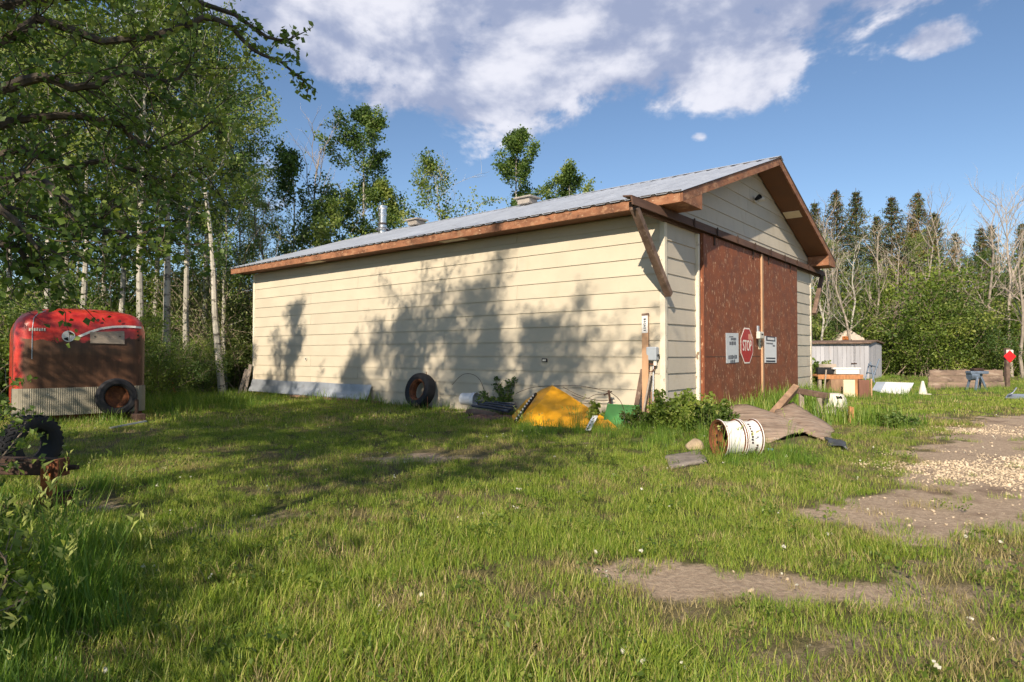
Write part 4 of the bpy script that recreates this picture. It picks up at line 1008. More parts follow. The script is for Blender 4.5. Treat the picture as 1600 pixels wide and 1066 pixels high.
one('blue_scrap', MB().box(G(1202, 706)+Vector((0, 0, .03)), (.09, .05, .03)), mat('bluescrap', (.10, .26, .38), .5), 'small scrap of blue plastic in the grass beside the rims', 'scrap', bevel=.008)

# ------------------------------------------------------------------ yard clutter on the right
bd = 33.0
bn = thing('storage_bin', 'low grey weathered plank shed with flat dark roof by the wood', 'shed', Vector((P(1350, 590, bd).x, bd, 0)))
c = bn.location
L0 = P(1262, 590, bd)-c; F0 = P(1358, 590, bd-.4)-c; R0 = P(1378, 590, bd+1.0)-c
hb = P(1350, 537.5, bd).z
def planks(a, b, n, nm, zt):
    for k in range(n):
        p, q = a.lerp(b, k/n), a.lerp(b, (k+1)/n-.004); r = random.Random(k*7+n); d = (b-a).normalized(); nrm = Vector((d.y, -d.x, 0))*(.02+.012*r.random())
        z1 = zt-.02*r.random()
        obj(nm, MB().hexa([Vector((p.x, p.y, 0)), Vector((q.x, q.y, 0)), Vector((q.x, q.y, 0))-nrm, Vector((p.x, p.y, 0))-nrm, Vector((p.x, p.y, z1)), Vector((q.x, q.y, z1)), Vector((q.x, q.y, z1))-nrm, Vector((p.x, p.y, z1))-nrm]), M['binwood'], bn)
L0.z = F0.z = R0.z = 0
planks(L0, F0, 14, 'plank', hb); planks(F0, R0, 5, 'plank', hb)
back = R0+(L0-F0)
rf = MB(); up = Vector((0, 0, hb)); o1 = Vector((-.1, -.15, 0))
rf.prism([L0+up+Vector((-.1, -.2, 0)), F0+up+Vector((0, -.22, .02)), F0.lerp(R0, .5)+up+Vector((.05, -.1, .14)), back.lerp(L0, .5)+up+Vector((-.1, 0, .12))], (0, 0, .07))
rf.prism([F0.lerp(R0, .5)+up+Vector((.05, -.1, .14)), R0+up+Vector((.15, 0, .02)), back+up+Vector((-.1, .1, .0)), back.lerp(L0, .5)+up+Vector((-.1, 0, .12))], (0, 0, .07))
obj('roof', rf, M['darkwood'], bn)
obj('gable_board', MB().prism([F0+up*.98, R0+up*.98, F0.lerp(R0, .5)+up+Vector((0, 0, .11))], (0, .04, 0)), M['binwood'], bn)
dp = L0.lerp(F0, .76); obj('door_gap', MB().box(dp+Vector((0, -.012, hb/2)), (.02, .012, hb*.96)), M['black'], bn)
obj('latch', MB().box(dp+Vector((-.02, -.03, hb*.44)), (.28, .02, .05)), M['darkrust'], bn)
# pale canvas hood beyond the plank shed
hb_ = Vector((P(1332, 560, 34.9).x, 34.9, 0)); hd = thing('canvas_hood', 'peaked pale canvas hood rising behind the grey plank shed', 'hood', hb_)
pk, lf, rt = P(1325, 513.5, 34.9)-hb_, P(1308, 534, 34.9)-hb_, P(1351, 529, 34.7)-hb_
pk2 = pk+Vector((.6, 1.6, -.05)); rt2 = rt+Vector((.5, 1.5, 0)); lf2 = lf+Vector((0, 1.5, 0))
mb = MB(); mb.v = [tuple(v) for v in (pk, lf, rt, pk2, lf2, rt2, Vector((lf.x, lf.y, 0)), Vector((rt.x, rt.y, 0)), Vector((lf2.x, lf2.y, 0)), Vector((rt2.x, rt2.y, 0)))]
mb.f = [(0, 1, 2), (0, 3, 4, 1), (0, 2, 5, 3), (3, 5, 4), (1, 6, 7, 2), (1, 4, 8, 6), (2, 7, 9, 5), (4, 5, 9, 8)]
obj('canvas', mb, mat('canvas', (.52, .44, .36), .8, var=.12), hd, bevel=.03)
obj('rust_patch', MB().box(lf.lerp(rt, .32)+Vector((0, -.04, .14)), (.42, .05, .2)), M['brightrust'], hd, bevel=.04)
# workbench and what stands at it
wb = G(1318, 620); wd = wb.y
wk = thing('workbench', 'old plank workbench beside the grey plank shed', 'workbench', (wb.x, wd, 0))
zt_ = P(1318, 587, wd).z
x0, x1 = P(1276, 600, wd).x-wb.x, P(1347, 600, wd).x-wb.x
for k in range(3): obj('top_plank', MB().box(((x0+x1)/2, .18*k, zt_+.01*(k % 2)), (x1-x0, .17, .06)), M['orangewood'], wk, bevel=.006)
obj('apron', MB().box(((x0+x1)/2, -.075, zt_-.05), (x1-x0-.02, .03, .11)), M['orangewood'], wk, bevel=.004)
for xx in (x0+.08, x1-.08):
    for yy in (-.02, .38): obj('leg', MB().box((xx, yy, zt_/2-.04), (.08, .08, zt_-.06)), M['greywood'], wk)
def yard(name, label, cat, px0, px1, py0, py1, d, dep, m, **kw):
    a, b = P(px0, py1, d), P(px1, py0, d); z0 = max(0, a.z)
    return one(name, MB().box(((a.x+b.x)/2, d+dep/2, (z0+b.z)/2), (b.x-a.x, dep, b.z-z0)), m, label, cat, **kw)
zb_ = zt_+.045
def ontop(name, label, cat, px0, px1, h, dy, dep, m, z=0): 
    a, b = P(px0, 580, wd).x, P(px1, 580, wd).x
    return one(name, MB().box(((a+b)/2, wd+dy, zb_+z+h/2), (b-a, dep, h)), m, label, cat, bevel=.01)
ontop('black_case', 'black case at the left end of the workbench', 'case', 1278, 1303, .20, .12, .25, M['black'])
ontop('white_board', 'white board lying on the workbench under a longer one', 'board', 1304, 1340, .14, .05, .3, M['white'])
ontop('white_board', 'longer white board stacked topmost on the workbench', 'board', 1299, 1343, .05, .10, .4, M['white'], .145)
ontop('grey_sack', 'lumpy grey-brown sack behind the black case', 'sack', 1284, 1314, .30, .34, .16, M['greywood'])
a = P(1291, 578, wd-.12); b = P(1287, 610, wd-.5); b.z = 0; one('pale_pole', MB().tube([b, a], .02, 8), M['greywood'], 'thin pale pole leaning against the workbench front', 'pole', smooth=True)
cb = yard('brown_cabinet', 'brown wooden cabinet standing under the workbench', 'cabinet', 1299, 1318, 593, 626, wd-.16, .35, M['brownboard'], bevel=.01)
dr = yard('cream_door_panel', 'tall cream panel with flaking paint leaning on the cabinets', 'panel', 1318.5, 1336, 593.5, 630, wd-.55, .05, M['cream'], bevel=.006)
yard('plank_upright', 'narrow tan upright plank beside the cream panel', 'plank', 1336.5, 1340, 592, 628, wd-.5, .06, M['orangewood'], bevel=.004)
cab = yard('red_cabinet', 'reddish brown cabinet at the right end of the workbench', 'cabinet', 1343, 1359, 594, 628, wd-.45, .4, mat('redbrown', (.20, .095, .065), .7, var=.25, scale=5, stretch=(1, 1, .15)), bevel=.01)
obj('side_edge', MB().box((.19, -.215, .28), (.04, .03, .56)), M['newwood'], cab)
# jumbled metal frame
fb = G(1366, 606); fr = thing('bar_rack', 'tangled grey metal rack leaning at the plank shed corner', 'metal rack', fb)
for a, b in (((1352, 594), (1358, 568)), ((1362, 596), (1374, 561)), ((1357, 570), (1371, 574)), ((1366, 598), (1360, 566)), ((1354, 582), (1368, 585))):
    obj('bar', MB().tube([P(*a, fb.y)-fb, P(*b, fb.y+.2)-fb], .025, 6), M['bluegrey'], fr, smooth=True)
# leaning white sheet
wsb = G(1396, 616); ws = thing('white_sheet', 'slanted white sheet propped low in the grass right of the workbench', 'sheet', wsb)
g = [[P(1363, 609, wsb.y)-wsb, P(1369, 597.5, wsb.y+.9)-wsb], [P(1376, 613, wsb.y-.1)-wsb, P(1384, 597.5, wsb.y+.9)-wsb], [P(1418, 617, wsb.y-.2)-wsb, P(1428, 599, wsb.y+.8)-wsb]]
sheet('face', [g[1], g[2]], M['white'], ws, .03, smooth=False); sheet('grey_end', [g[0], [g[1][0]+Vector((0, -.0, .0)), g[1][1]]], M['greybox'], ws, .028, smooth=False)
# marker cone
cn = G(1442, 616.5); co_ = thing('marker_cone', 'dirty white traffic cone standing in the grass', 'cone', cn)
obj('body', MB().lathe([(.0, .43), (.028, .43), (.04, .40), (.125, .03), (.125, .0)], 20), M['dirtywhite'], co_, smooth=True)
obj('base', MB().box((0, 0, .015), (.34, .34, .03)), M['dirtywhite'], co_, bevel=.01)
# timber retaining boards
tb_ = G(1510, 607); tm_ = thing('timber_barrier', 'low barrier of weathered brown boards in front of the bushes', 'barrier', tb_)
x0, x1 = P(1450, 600, tb_.y).x-tb_.x, P(1569, 600, tb_.y).x-tb_.x; h = P(1510, 578, tb_.y).z
for k in range(3): obj('board', MB().box(((x0+x1)/2, .01*(k % 2), h*(k+.5)/3), (x1-x0-.05*k, .05, h/3-.008)), M['oldboards'], tm_, bevel=.004)
for xx in (x0+.3, (x0+x1)/2, x1-.3): obj('post', MB().box((xx, .08, h/2), (.1, .09, h+.06)), M['darkwood'], tm_)
# blue-grey engine stand
eb_ = G(1527, 611); es = thing('engine_stand', 'blue-grey steel stand with splayed legs before the timber barrier', 'stand', eb_)
zt_ = P(1527, 582, eb_.y).z
def ep(px, py, dy=0): return P(px, py, eb_.y+dy)-eb_
obj('top_plate', MB().box((0, 0, zt_), (.62, .3, .10)), M['bluegrey'], es, bevel=.02)
obj('motor', MB().lathe([(0, 0), (.16, 0), (.16, .26), (.12, .3), (0, .3)], 16, Matrix.Translation((-.28, 0, zt_-.12)) @ Matrix.Rotation(R(90), 4, 'Y')), M['bluegrey'], es, smooth=True)
for k, (px, dy) in enumerate(((1510, .1), (1524, -.3), (1542, .05), (1530, .35))):
    e = ep(px, 612, dy); e.z = 0; obj('leg', MB().beam(e, (ep(1519+k*6, 585).x, dy*.3, zt_-.03), .07, .05, (0, 1, 0)), M['bluegrey'], es, bevel=.006)
obj('cap', MB().box((0, 0, zt_+.10), (.36, .22, .10)), M['darkrust'], es, bevel=.02)
# post with a red diamond marker
pb = G(1574, 606); po = thing('marker_post', 'wooden post carrying a bright red diamond marker', 'post', pb)
ht = P(1574, 544, pb.y).z
obj('post', MB().box((0, 0, ht/2), (.14, .13, ht)), M['darkwood'], po, bevel=.01)
zc = P(1576, 557, pb.y).z; s_ = .235
dm = obj('diamond', MB().prism([(.05, -.075, zc-s_), (.05+s_, -.075, zc), (.05, -.075, zc+s_), (.05-s_, -.075, zc)], (0, -.012, 0)), M['flagred'], po)
obj('white_backing', MB().box((.06, -.07, zc+.12), (.26, .008, .26)), M['signwhite'], po)
# curved pale metal ahead of the post
cb_ = G(1590, 624); cm = thing('curved_sheet_metal', 'curved pale sheet metal scrap lying on the grass by the marker post', 'sheet metal', cb_)
sheet('flat_length', [[P(1570, 622, cb_.y)-cb_, P(1575, 616, cb_.y+.5)-cb_], [P(1640, 626, cb_.y)-cb_, P(1640, 617, cb_.y+.5)-cb_]], M['galv'], cm, .02, smooth=False)
sheet('curled_end', [[P(1575, 618, cb_.y)-cb_, P(1576, 616, cb_.y+.4)-cb_], [P(1583, 614, cb_.y)-cb_, P(1583, 612, cb_.y+.4)-cb_], [P(1589, 606, cb_.y)-cb_, P(1588, 605, cb_.y+.4)-cb_]], M['galv'], cm, .015)

# ------------------------------------------------------------------ vegetation
def fast_mesh(name, V, F, m, lv=None):
    """V (n,3), F (k,c) arrays -> mesh with an optional per-vertex value"""
    me = bpy.data.meshes.new(name); V = np.ascontiguousarray(V, np.float32); F = np.ascontiguousarray(F, np.int32); c = F.shape[1]
    me.vertices.add(len(V)); me.vertices.foreach_set('co', V.ravel())
    me.loops.add(F.size); me.loops.foreach_set('vertex_index', F.ravel())
    me.polygons.add(len(F)); me.polygons.foreach_set('loop_start', np.arange(0, F.size, c, dtype=np.int32))
    me.update(calc_edges=True)
    if lv is not None: a = me.attributes.new('lv', 'FLOAT', 'POINT'); a.data.foreach_set('value', np.ascontiguousarray(lv, np.float32))
    me.materials.append(m); return me
def leaves(name, C, size, m, seed, aspect=.8, lv=None, up=.25, fold=.25):
    """one folded leaf (two triangles hinged on the midrib) at every centre"""
    r = np.random.default_rng(seed); n = len(C); C = np.asarray(C, float)
    d = r.normal(size=(n, 3)); d[:, 2] -= .35; d /= np.linalg.norm(d, axis=1, keepdims=True)
    q = r.normal(size=(n, 3)); q[:, 2] += up*3; s = np.cross(d, q); s /= np.linalg.norm(s, axis=1, keepdims=True)+1e-9
    nn = np.cross(s, d)
    sz = (size*r.uniform(.65, 1.3, n))[:, None]
    tip = C+d*sz*.55; base = C-d*sz*.45
    l = C+s*sz*.5*aspect+nn*sz*fold*.5-d*sz*.08; rr = C-s*sz*.5*aspect+nn*sz*fold*.5-d*sz*.08
    V = np.stack([base, rr, tip, l], 1).reshape(-1, 3); i = np.arange(n)*4
    F = np.concatenate([np.stack([i, i+1, i+2], 1), np.stack([i, i+2, i+3], 1)])
    if lv is None: lv = np.clip(r.normal(.42, .22, n), 0, 1)
    return fast_mesh(name, V, F, m, np.repeat(lv, 4))
class Tree:
    """limbs as tubes, twigs and leaf points"""
    def __init__(s, seed): s.r = random.Random(seed); s.mb = MB(); s.pts = []; s.fine = MB()
    def limb(s, p, d, ln, r0, r1, bend=.15, up=.1, seg=5, n=6, mb=None):
        pts = [Vector(p)]; d = Vector(d).normalized()
        for k in range(seg):
            d = (d+Vector((s.r.gauss(0, bend), s.r.gauss(0, bend), s.r.gauss(0, bend*.6)+up))).normalized(); pts.append(pts[-1]+d*ln/seg)
        (mb or s.mb).tube(pts, [r0+(r1-r0)*k/seg for k in range(seg+1)], n, cap=False)
        return pts
    def around(s, ax, spread):
        ax = Vector(ax).normalized(); o = ax.orthogonal().normalized(); o.rotate(Matrix.Rotation(s.r.uniform(0, 2*math.pi), 3, ax)); return (ax*math.cos(spread)+o*math.sin(spread)).normalized()
    def cloud(s, p, n, sig):
        for _ in range(n): s.pts.append((p.x+s.r.gauss(0, sig), p.y+s.r.gauss(0, sig), p.z+s.r.gauss(0, sig*.8)))
def clump_lv(pts, seed, lo=.1, hi=.75):
    """leaf tone: clumps plus a little scatter"""
    P_ = np.asarray(pts); r = np.random.default_rng(seed); f = fbm(P_[:, 0]*1.1+P_[:, 2]*.5, P_[:, 1]*1.1+P_[:, 2]*.9, seed, 2)
    return np.clip(lo+(hi-lo)*sstep(f, .25, .75)+r.normal(0, .13, len(P_)), 0, 1)
def aspen(seed, H, base=.35, rad=.19, leaf=.085, dens=1.0, lm='leaf_aspen', bark='aspenbark', lean=(0, 0), crown_w=.2, top_bare=0, name='aspen_tree'):
    t = Tree(seed); r = t.r; n = 9; pts = []; x = y = 0; vx, vy = lean
    for k in range(n+1):
        pts.append(Vector((x, y, H*k/n))); x += vx*H/n+r.gauss(0, .045); y += vy*H/n+r.gauss(0, .045)
    R0 = H*.0085+.02
    t.mb.tube([pts[0]-Vector((0, 0, .1))]+pts, [R0*1.25]+[R0*(1-.93*k/n) for k in range(n+1)], 8, cap=False)
    nl = int(24*H/11)
    for i in range(nl):
        f = base+(1-base)*((i+r.random()*.8)/nl)
        if f > .985: f = .985
        q = f*n; k = min(int(q), n-1); p = pts[k].lerp(pts[k+1], q-k)
        ang = r.uniform(0, 6.283); u = (f-base)/(1-base); el = .25+.75*u+r.uniform(-.15, .25)
        d = Vector((math.cos(ang)*math.cos(el), math.sin(ang)*math.cos(el), math.sin(el)))
        ln = H*crown_w*(.30+1.15*math.sin(math.pi*min(1, (.16+.84*u)))**.8)*r.uniform(.6, 1.15)
        lp = t.limb(p, d, ln, R0*.32*(1.15-f), .006, .16, .07, 5, 5)
        bare = r.random() < top_bare
        for j in range(2, 6):
            if not bare: t.cloud(lp[j], int(r.randint(9, 20)*dens), .10+.035*H/10+.04*(6-j)*.5)
            for _ in range(2):
                dd = t.around((lp[j]-lp[j-1]), r.uniform(.5, 1.1)); tw = t.limb(lp[j], dd, ln*r.uniform(.18, .42), .008, .003, .2, .05, 3, 3)
                if not bare:
                    for e in tw[1:]: t.cloud(e, int(r.randint(7, 16)*dens), .13)
    if top_bare < .5: t.cloud(pts[-1], int(20*dens), .2)
    return t, leaf, lm, bark
def finish(t, name, label, cat, leaf, lm, bark, loc=(0, 0, 0), rz=0, aspect=.85, group=None, seed=1, fold=.25):
    o = thing(name, label, cat, loc, rz, group)
    obj('trunk', t.mb, M[bark], o, smooth=True)
    if t.pts: obj('crown', leaves(name+'_crown', t.pts, leaf, M[lm], seed, aspect, clump_lv(t.pts, seed), fold=fold), None, o)
    return o
L_WOOD = ('slim aspen with pale trunk in the wood behind the red trailer', 'aspens in the wood behind the trailer')
protos = []
for k, (H, base, dens, cw) in enumerate(((12.5, .38, 1.0, .17), (11.5, .30, 1.15, .19), (13, .45, .9, .16), (10.5, .25, 1.2, .20), (12, .5, 1.0, .18))):
    t, lf, lm, bk = aspen(100+k, H, base, dens=dens, crown_w=cw, lm='leaf_aspen' if k % 2 == 0 else 'leaf_dark')
    protos.append(finish(t, 'aspen_tree', L_WOOD[0], 'tree', .095, lm, bk, group=L_WOOD[1], seed=100+k))
used = [False]*len(protos)
def plant(protos, used, k, loc, rz, sc_, label=None, group=None):
    if not used[k]:
        o = protos[k]; used[k] = True; o.location = loc; o.rotation_euler.z = rz; o.scale = (sc_,)*3
        if label: o['label'] = label; o['group'] = group
        return o
    return dup(protos[k], loc, rz, sc_, label, group)
rng = random.Random(77)
# the wood behind the trailer and the far end of the shed: px column, depth, height scale
for px, d, s in ((-150, 19, 1), (-90, 23, 1.05), (-40, 18, .95), (10, 21, 1.0), (40, 26, 1.1), (70, 19, .92), (105, 23, 1.0), (135, 20, .95), (160, 27, 1.1), (190, 22, 1.0), (213, 19.5, .98), (245, 25, 1.05),
                 (262, 20.5, 1.02), (288, 21.5, 1.0), (318, 24, 1.0), (338, 28, 1.02), (352, 22.5, .82), (375, 30, .85), (120, 33, 1.0), (220, 34, 1.0), (-60, 30, 1.0), (410, 33, .7)):
    k = rng.randrange(5); p = P(px, 560, d); p.z = 0
    plant(protos, used, k, p, rng.uniform(0, 6.28), s*rng.uniform(.94, 1.04))
for px, d, s in ((-20, 42, .95), (90, 41, .9), (200, 43, .95), (320, 42, .85), (-180, 36, 1.0), (-240, 30, 1.0)):
    p = P(px, 560, d); p.z = 0; plant(protos, used, rng.randrange(5), p, rng.uniform(0, 6.28), s)
# a leaning pale trunk in front of the others
t, lf, lm, bk = aspen(140, 11.8, .48, lean=(-.10, .02), dens=1.0); p = P(347, 615, 20.6); p.z = 0
finish(t, 'aspen_tree', 'leaning pale aspen between the trailer and the shed end', 'tree', .095, 'leaf_aspen', 'aspenbark', p, .2, seed=140)
# individual trees rising behind the roof
def single(seed, px, pytop, d, label, **kw):
    p = P(px, 560, d); p.z = 0; H = P(px, pytop, d).z
    t, lf, lm, bk = aspen(seed, H, **kw); lfz = .112
    return finish(t, 'poplar_tree', label, 'tree', lfz, lm, bk, p, random.Random(seed).uniform(0, 6), seed=seed)
single(201, 562, 182, 30, 'tall leafy poplar behind the metal flue', base=.40, crown_w=.125, dens=1.7, lm='leaf_dark', lean=(.03, 0))
single(202, 598, 300, 29, 'lower leafy poplar filling in behind the flue pipe', base=.35, crown_w=.14, dens=1.3)
single(203, 682, 268, 31, 'sparse poplar with forked crown above the roof vent', base=.55, crown_w=.19, dens=.9, lm='leaf_dark', top_bare=.25)
single(204, 808, 213, 33, 'broad leafy poplar standing alone above the ridge', base=.42, crown_w=.105, dens=1.9, lm='leaf_dark')
single(205, 893, 266, 33, 'small poplar top peeping above the roof ridge', base=.5, crown_w=.09, dens=1.8, lm='leaf_aspen')
single(206, 455, 250, 27, 'dark leafy aspen left of the bare dead tree', base=.4, crown_w=.16, dens=1.1, lm='leaf_dark')
single(207, 515, 330, 25, 'bushy young aspen behind the far roof corner', base=.3, crown_w=.18, dens=1.1)

def dead_tree(seed, H, spread=.5, n_l=16, fork=True):
    t = Tree(seed); r = t.r; n = 7; pts = []; x = y = 0
    for k in range(n+1): pts.append(Vector((x, y, H*.8*k/n))); x += r.gauss(0, .12); y += r.gauss(0, .12)
    R0 = .0075*H+.012; t.mb.tube(pts, [R0*(1-.85*k/n) for k in range(n+1)], 7, cap=False)
    def rec(p, d, ln, rr, depth):
        lp = t.limb(p, d, ln, rr, rr*.45, .13, .07, 4, 4 if depth > 1 else 3)
        if depth:
            for j in range(1, 5):
                for _ in range(2 if depth > 1 else 1):
                    if r.random() < .75: rec(lp[j], t.around(lp[j]-lp[j-1], r.uniform(.35, .85)), ln*r.uniform(.35, .6), max(.0035, rr*.42), depth-1)
    for i in range(n_l):
        f = .3+.7*(i+r.random())/n_l; q = min(f, .99)*n; k = int(q); p = pts[k].lerp(pts[k+1], q-k)
        a = r.uniform(0, 6.283); el = .45+.6*f; d = Vector((math.cos(a)*math.cos(el), math.sin(a)*math.cos(el), math.sin(el)))
        rec(p, d, H*spread*r.uniform(.25, .5)*(1.25-f*.6), R0*.4*(1.1-.6*f), 2)
    return t
dl_ = ('bare dead tree with pale branches among the green bushes', 'bare dead trees in the right-hand wood')
dprot = []
for k in range(3):
    t = dead_tree(300+k, 9.5, .5, 13)
    o = thing('dead_tree', dl_[0], 'tree', (0, 0, 0), 0, dl_[1]); obj('trunk', t.mb, M['deadwood'], o, smooth=True); dprot.append(o)
dused = [False]*3
def put_dead(k, px, pytop, d, rz, label=None, group=None):
    p = P(px, 560, d); p.z = 0; H = P(px, pytop, d).z; return plant(dprot, dused, k, p, rz, H/9.3, label, group)
put_dead(0, 492, 148, 29, .4, 'tall bare dead tree between leafy aspens behind the roof', 'dead tree behind the roof')
put_dead(1, 440, 205, 31, 2.0, 'small bare dead tree top left of the tall one', 'small dead tree behind the roof')
for k, (px, py, d) in enumerate(((1290, 285, 37), (1330, 330, 35), (1372, 320, 36), (1408, 340, 38), (1448, 290, 36), (1418, 300, 41), (1462, 275, 40), (1530, 270, 37), (1580, 262, 35), (1598, 300, 33), (1620, 270, 36), (1560, 300, 41), (1500, 330, 39), (1660, 280, 36))):
    put_dead(k % 3, px, py, d, k*1.3, *dl_)
def shrub(seed, H, Wd, nst=14, dens=1.0):
    t = Tree(seed); r = t.r
    for i in range(nst):
        a = r.uniform(0, 6.283); el = r.uniform(.75, 1.45); d = Vector((math.cos(a)*math.cos(el), math.sin(a)*math.cos(el), math.sin(el)))
        p = Vector((r.gauss(0, Wd*.14), r.gauss(0, Wd*.14), 0)); ln = H*r.uniform(.6, 1.05)
        lp = t.limb(p, d, ln, .022, .006, .15, .03, 6, 4)
        for j in range(1, 7):
            t.cloud(lp[j], int(r.randint(6, 14)*dens), .16*H/2)
            for _ in range(2):
                tw = t.limb(lp[j], t.around(lp[j]-lp[j-1], r.uniform(.6, 1.3)), ln*r.uniform(.15, .32), .006, .003, .2, .04, 3, 3)
                for e in tw[1:]: t.cloud(e, int(r.randint(6, 13)*dens), .11*H/2)
    for i in range(7):
        a = r.uniform(0, 6.283); el = r.uniform(.8, 1.4); d = Vector((math.cos(a)*math.cos(el), math.sin(a)*math.cos(el), math.sin(el)))
        lp = t.limb((r.gauss(0, Wd*.2), r.gauss(0, Wd*.2), 0), d, H*r.uniform(1.0, 1.3), .02, .005, .14, .03, 6, 4)
        for j in range(2, 7): t.limb(lp[j], t.around(lp[j]-lp[j-1], r.uniform(.5, 1.1)), H*r.uniform(.1, .28), .007, .003, .2, .03, 3, 3)
    return t
SL_ = ('leafy green shrub in the dense thicket on the right', 'shrubs of the right-hand thicket')
sprot = []
for k in range(4):
    t = shrub(400+k, 3.0, 2.4, 18, 1.75)
    sprot.append(finish(t, 'leafy_shrub', SL_[0], 'shrub', .08, ('leaf_shrub', 'leaf_shrub', 'leaf_aspen', 'leaf_dark')[k], 'twig', seed=400+k, group=SL_[1]))
sused = [False]*4
rng = random.Random(12)
for row, (d0, n, h0) in enumerate(((35.5, 14, 1.2), (37.5, 15, 1.6), (39.5, 15, 1.95))):
    for i in range(n):
        px = 1255+i*(500/n)+rng.uniform(-14, 14); d = d0+rng.uniform(-1, 1)+(1.5 if px < 1400 else 0); p = P(px, 560, d); p.z = 0
        plant(sprot, sused, rng.randrange(4), p, rng.uniform(0, 6.28), h0*rng.uniform(.6, 1.2))
for i in range(20):
    px = 1262+i*19+rng.uniform(-10, 10); d = rng.uniform(40, 45); p = P(px, 560, d); p.z = 0
    plant(protos, used, rng.randrange(5), p, rng.uniform(0, 6.28), rng.uniform(.46, .66), 'young leafy aspen rising behind the right-hand thicket', 'young aspens behind the right-hand thicket')
G2 = ('leafy green shrub under the aspens behind the red trailer', 'shrubs under the aspens on the left')
for px, d, s in ((-60, 15.5, .9), (0, 16.5, .85), (50, 17, .9), (110, 18, .9), (175, 17.5, .8), (235, 17.5, .5), (262, 19.5, .55), (288, 21, .6), (318, 21, .6), (345, 23.5, .75), (362, 25, 1.0), (376, 27, 1.3), (240, 23, .8), (300, 25, 1.0), (335, 27, 1.3), (90, 23, 1.2), (150, 24, 1.3), (200, 26, 1.3),
                 (30, 24, 1.3), (-40, 22, 1.2), (270, 27, 1.5), (390, 26, 1.5), (330, 29, 1.6), (130, 29, 1.5), (220, 30, 1.5), (60, 32, 1.5), (-100, 27, 1.4), (370, 34, 1.7), (180, 35, 1.6), (280, 36, 1.6), (20, 37, 1.7), (100, 38, 1.7), (-70, 36, 1.6)):
    p = P(px, 560, d); p.z = 0; plant(sprot, sused, rng.randrange(4), p, rng.uniform(0, 6.28), s*rng.uniform(.92, 1.1), *G2)
# pale round willow behind the far roof corner
t = shrub(450, 6.6, 4.0, 34, 1.5); p = P(425, 560, 25.5); p.z = 0
finish(t, 'willow_shrub', 'pale green rounded willow behind the far roof corner', 'shrub', .095, 'leaf_willow', 'twig', p, 0, .45, seed=450)
t = shrub(451, 5.2, 3.4, 26, 1.3); p = P(372, 560, 24); p.z = 0
finish(t, 'willow_shrub', 'pale willow shrub crowding the far end wall of the shed', 'shrub', .095, 'leaf_willow', 'twig', p, 1, .45, seed=451)
# spruces in the right-hand wood
def spruce(seed, H):
    t = Tree(seed); r = t.r; t.mb.tube([(0, 0, -.1), (0, 0, H*.5), (r.gauss(0, .05), 0, H)], [.16, .09, .01], 7, cap=False); cones = []
    z = H*.08
    while z < H*.99:
        u = 1-z/H; nb = 5+int(4*u); ln = H*.27*(u**.9)*r.uniform(.75, 1.1)+.05
        a0 = r.uniform(0, 6)
        for k in range(nb):
            a = a0+6.283*k/nb+r.uniform(-.3, .3); d = Vector((math.cos(a), math.sin(a), -.12+.45*(1-u))).normalized(); l2 = ln*r.uniform(.7, 1.15)
            lp = t.limb((0, 0, z), d, l2, .018, .004, .08, .04, 4, 3)
            for j in range(1, 5):
                m = int(6+30*l2*j/5)
                for _ in range(m):
                    q = lp[j]+Vector((r.gauss(0, .035+.13*l2*(.4+.15*j)), r.gauss(0, .035+.13*l2*(.4+.15*j)), r.gauss(-.05, .07))); t.pts.append(tuple(q))
                if z > H*.62 and r.random() < .75: cones += [tuple(lp[j]+Vector((r.gauss(0, .07), r.gauss(0, .07), r.gauss(-.04, .07)))) for _ in range(5)]
        z += H*.028*(.7+.6*r.random())
    return t, cones
spprot = []
for k in range(2):
    t, cn_ = spruce(500+k, 10)
    o = finish(t, 'spruce_tree', 'pointed spruce with brown cones rising above the bushes', 'tree', .14, 'needles', 'darkbark', seed=500+k, aspect=.28, group='spruces in the right-hand wood')
    obj('cones', leaves('cones', cn_, .11, M['cones'], 5, .5), None, o); spprot.append(o)
spu = [False]*2
for k, (px, py, d) in enumerate(((1309, 295, 42), (1340, 294, 43), (1396, 305, 42), (1437, 296, 41), (1463, 330, 44), (1535, 352, 46), (1552, 350, 45), (1275, 312, 44), (1372, 335, 46), (1600, 345, 45), (1425, 345, 47), (1495, 360, 47), (1640, 330, 44))):
    p = P(px, 560, d); p.z = 0; plant(spprot, spu, k % 2, p, k*1.1, P(px, py, d).z/10)
# two pale trunks standing in front of the right-hand thicket
for k, (px, pyb, pyt, lx) in enumerate(((1290, 585, 330, .03), (1330, 585, 330, .05))):
    t = dead_tree(600+k, 9.0, .42, 9); p = P(px, 560, 35.0); p.z = 0
    o = thing('birch_tree', ('white-barked half-bare tree beside the shed eave', 'pale crooked bare trunk above the canvas hood')[k], 'tree', p, k)
    obj('trunk', t.mb, M['aspenbark'], o, smooth=True); o.scale = (1, 1, P(px, pyt, 35).z/9)

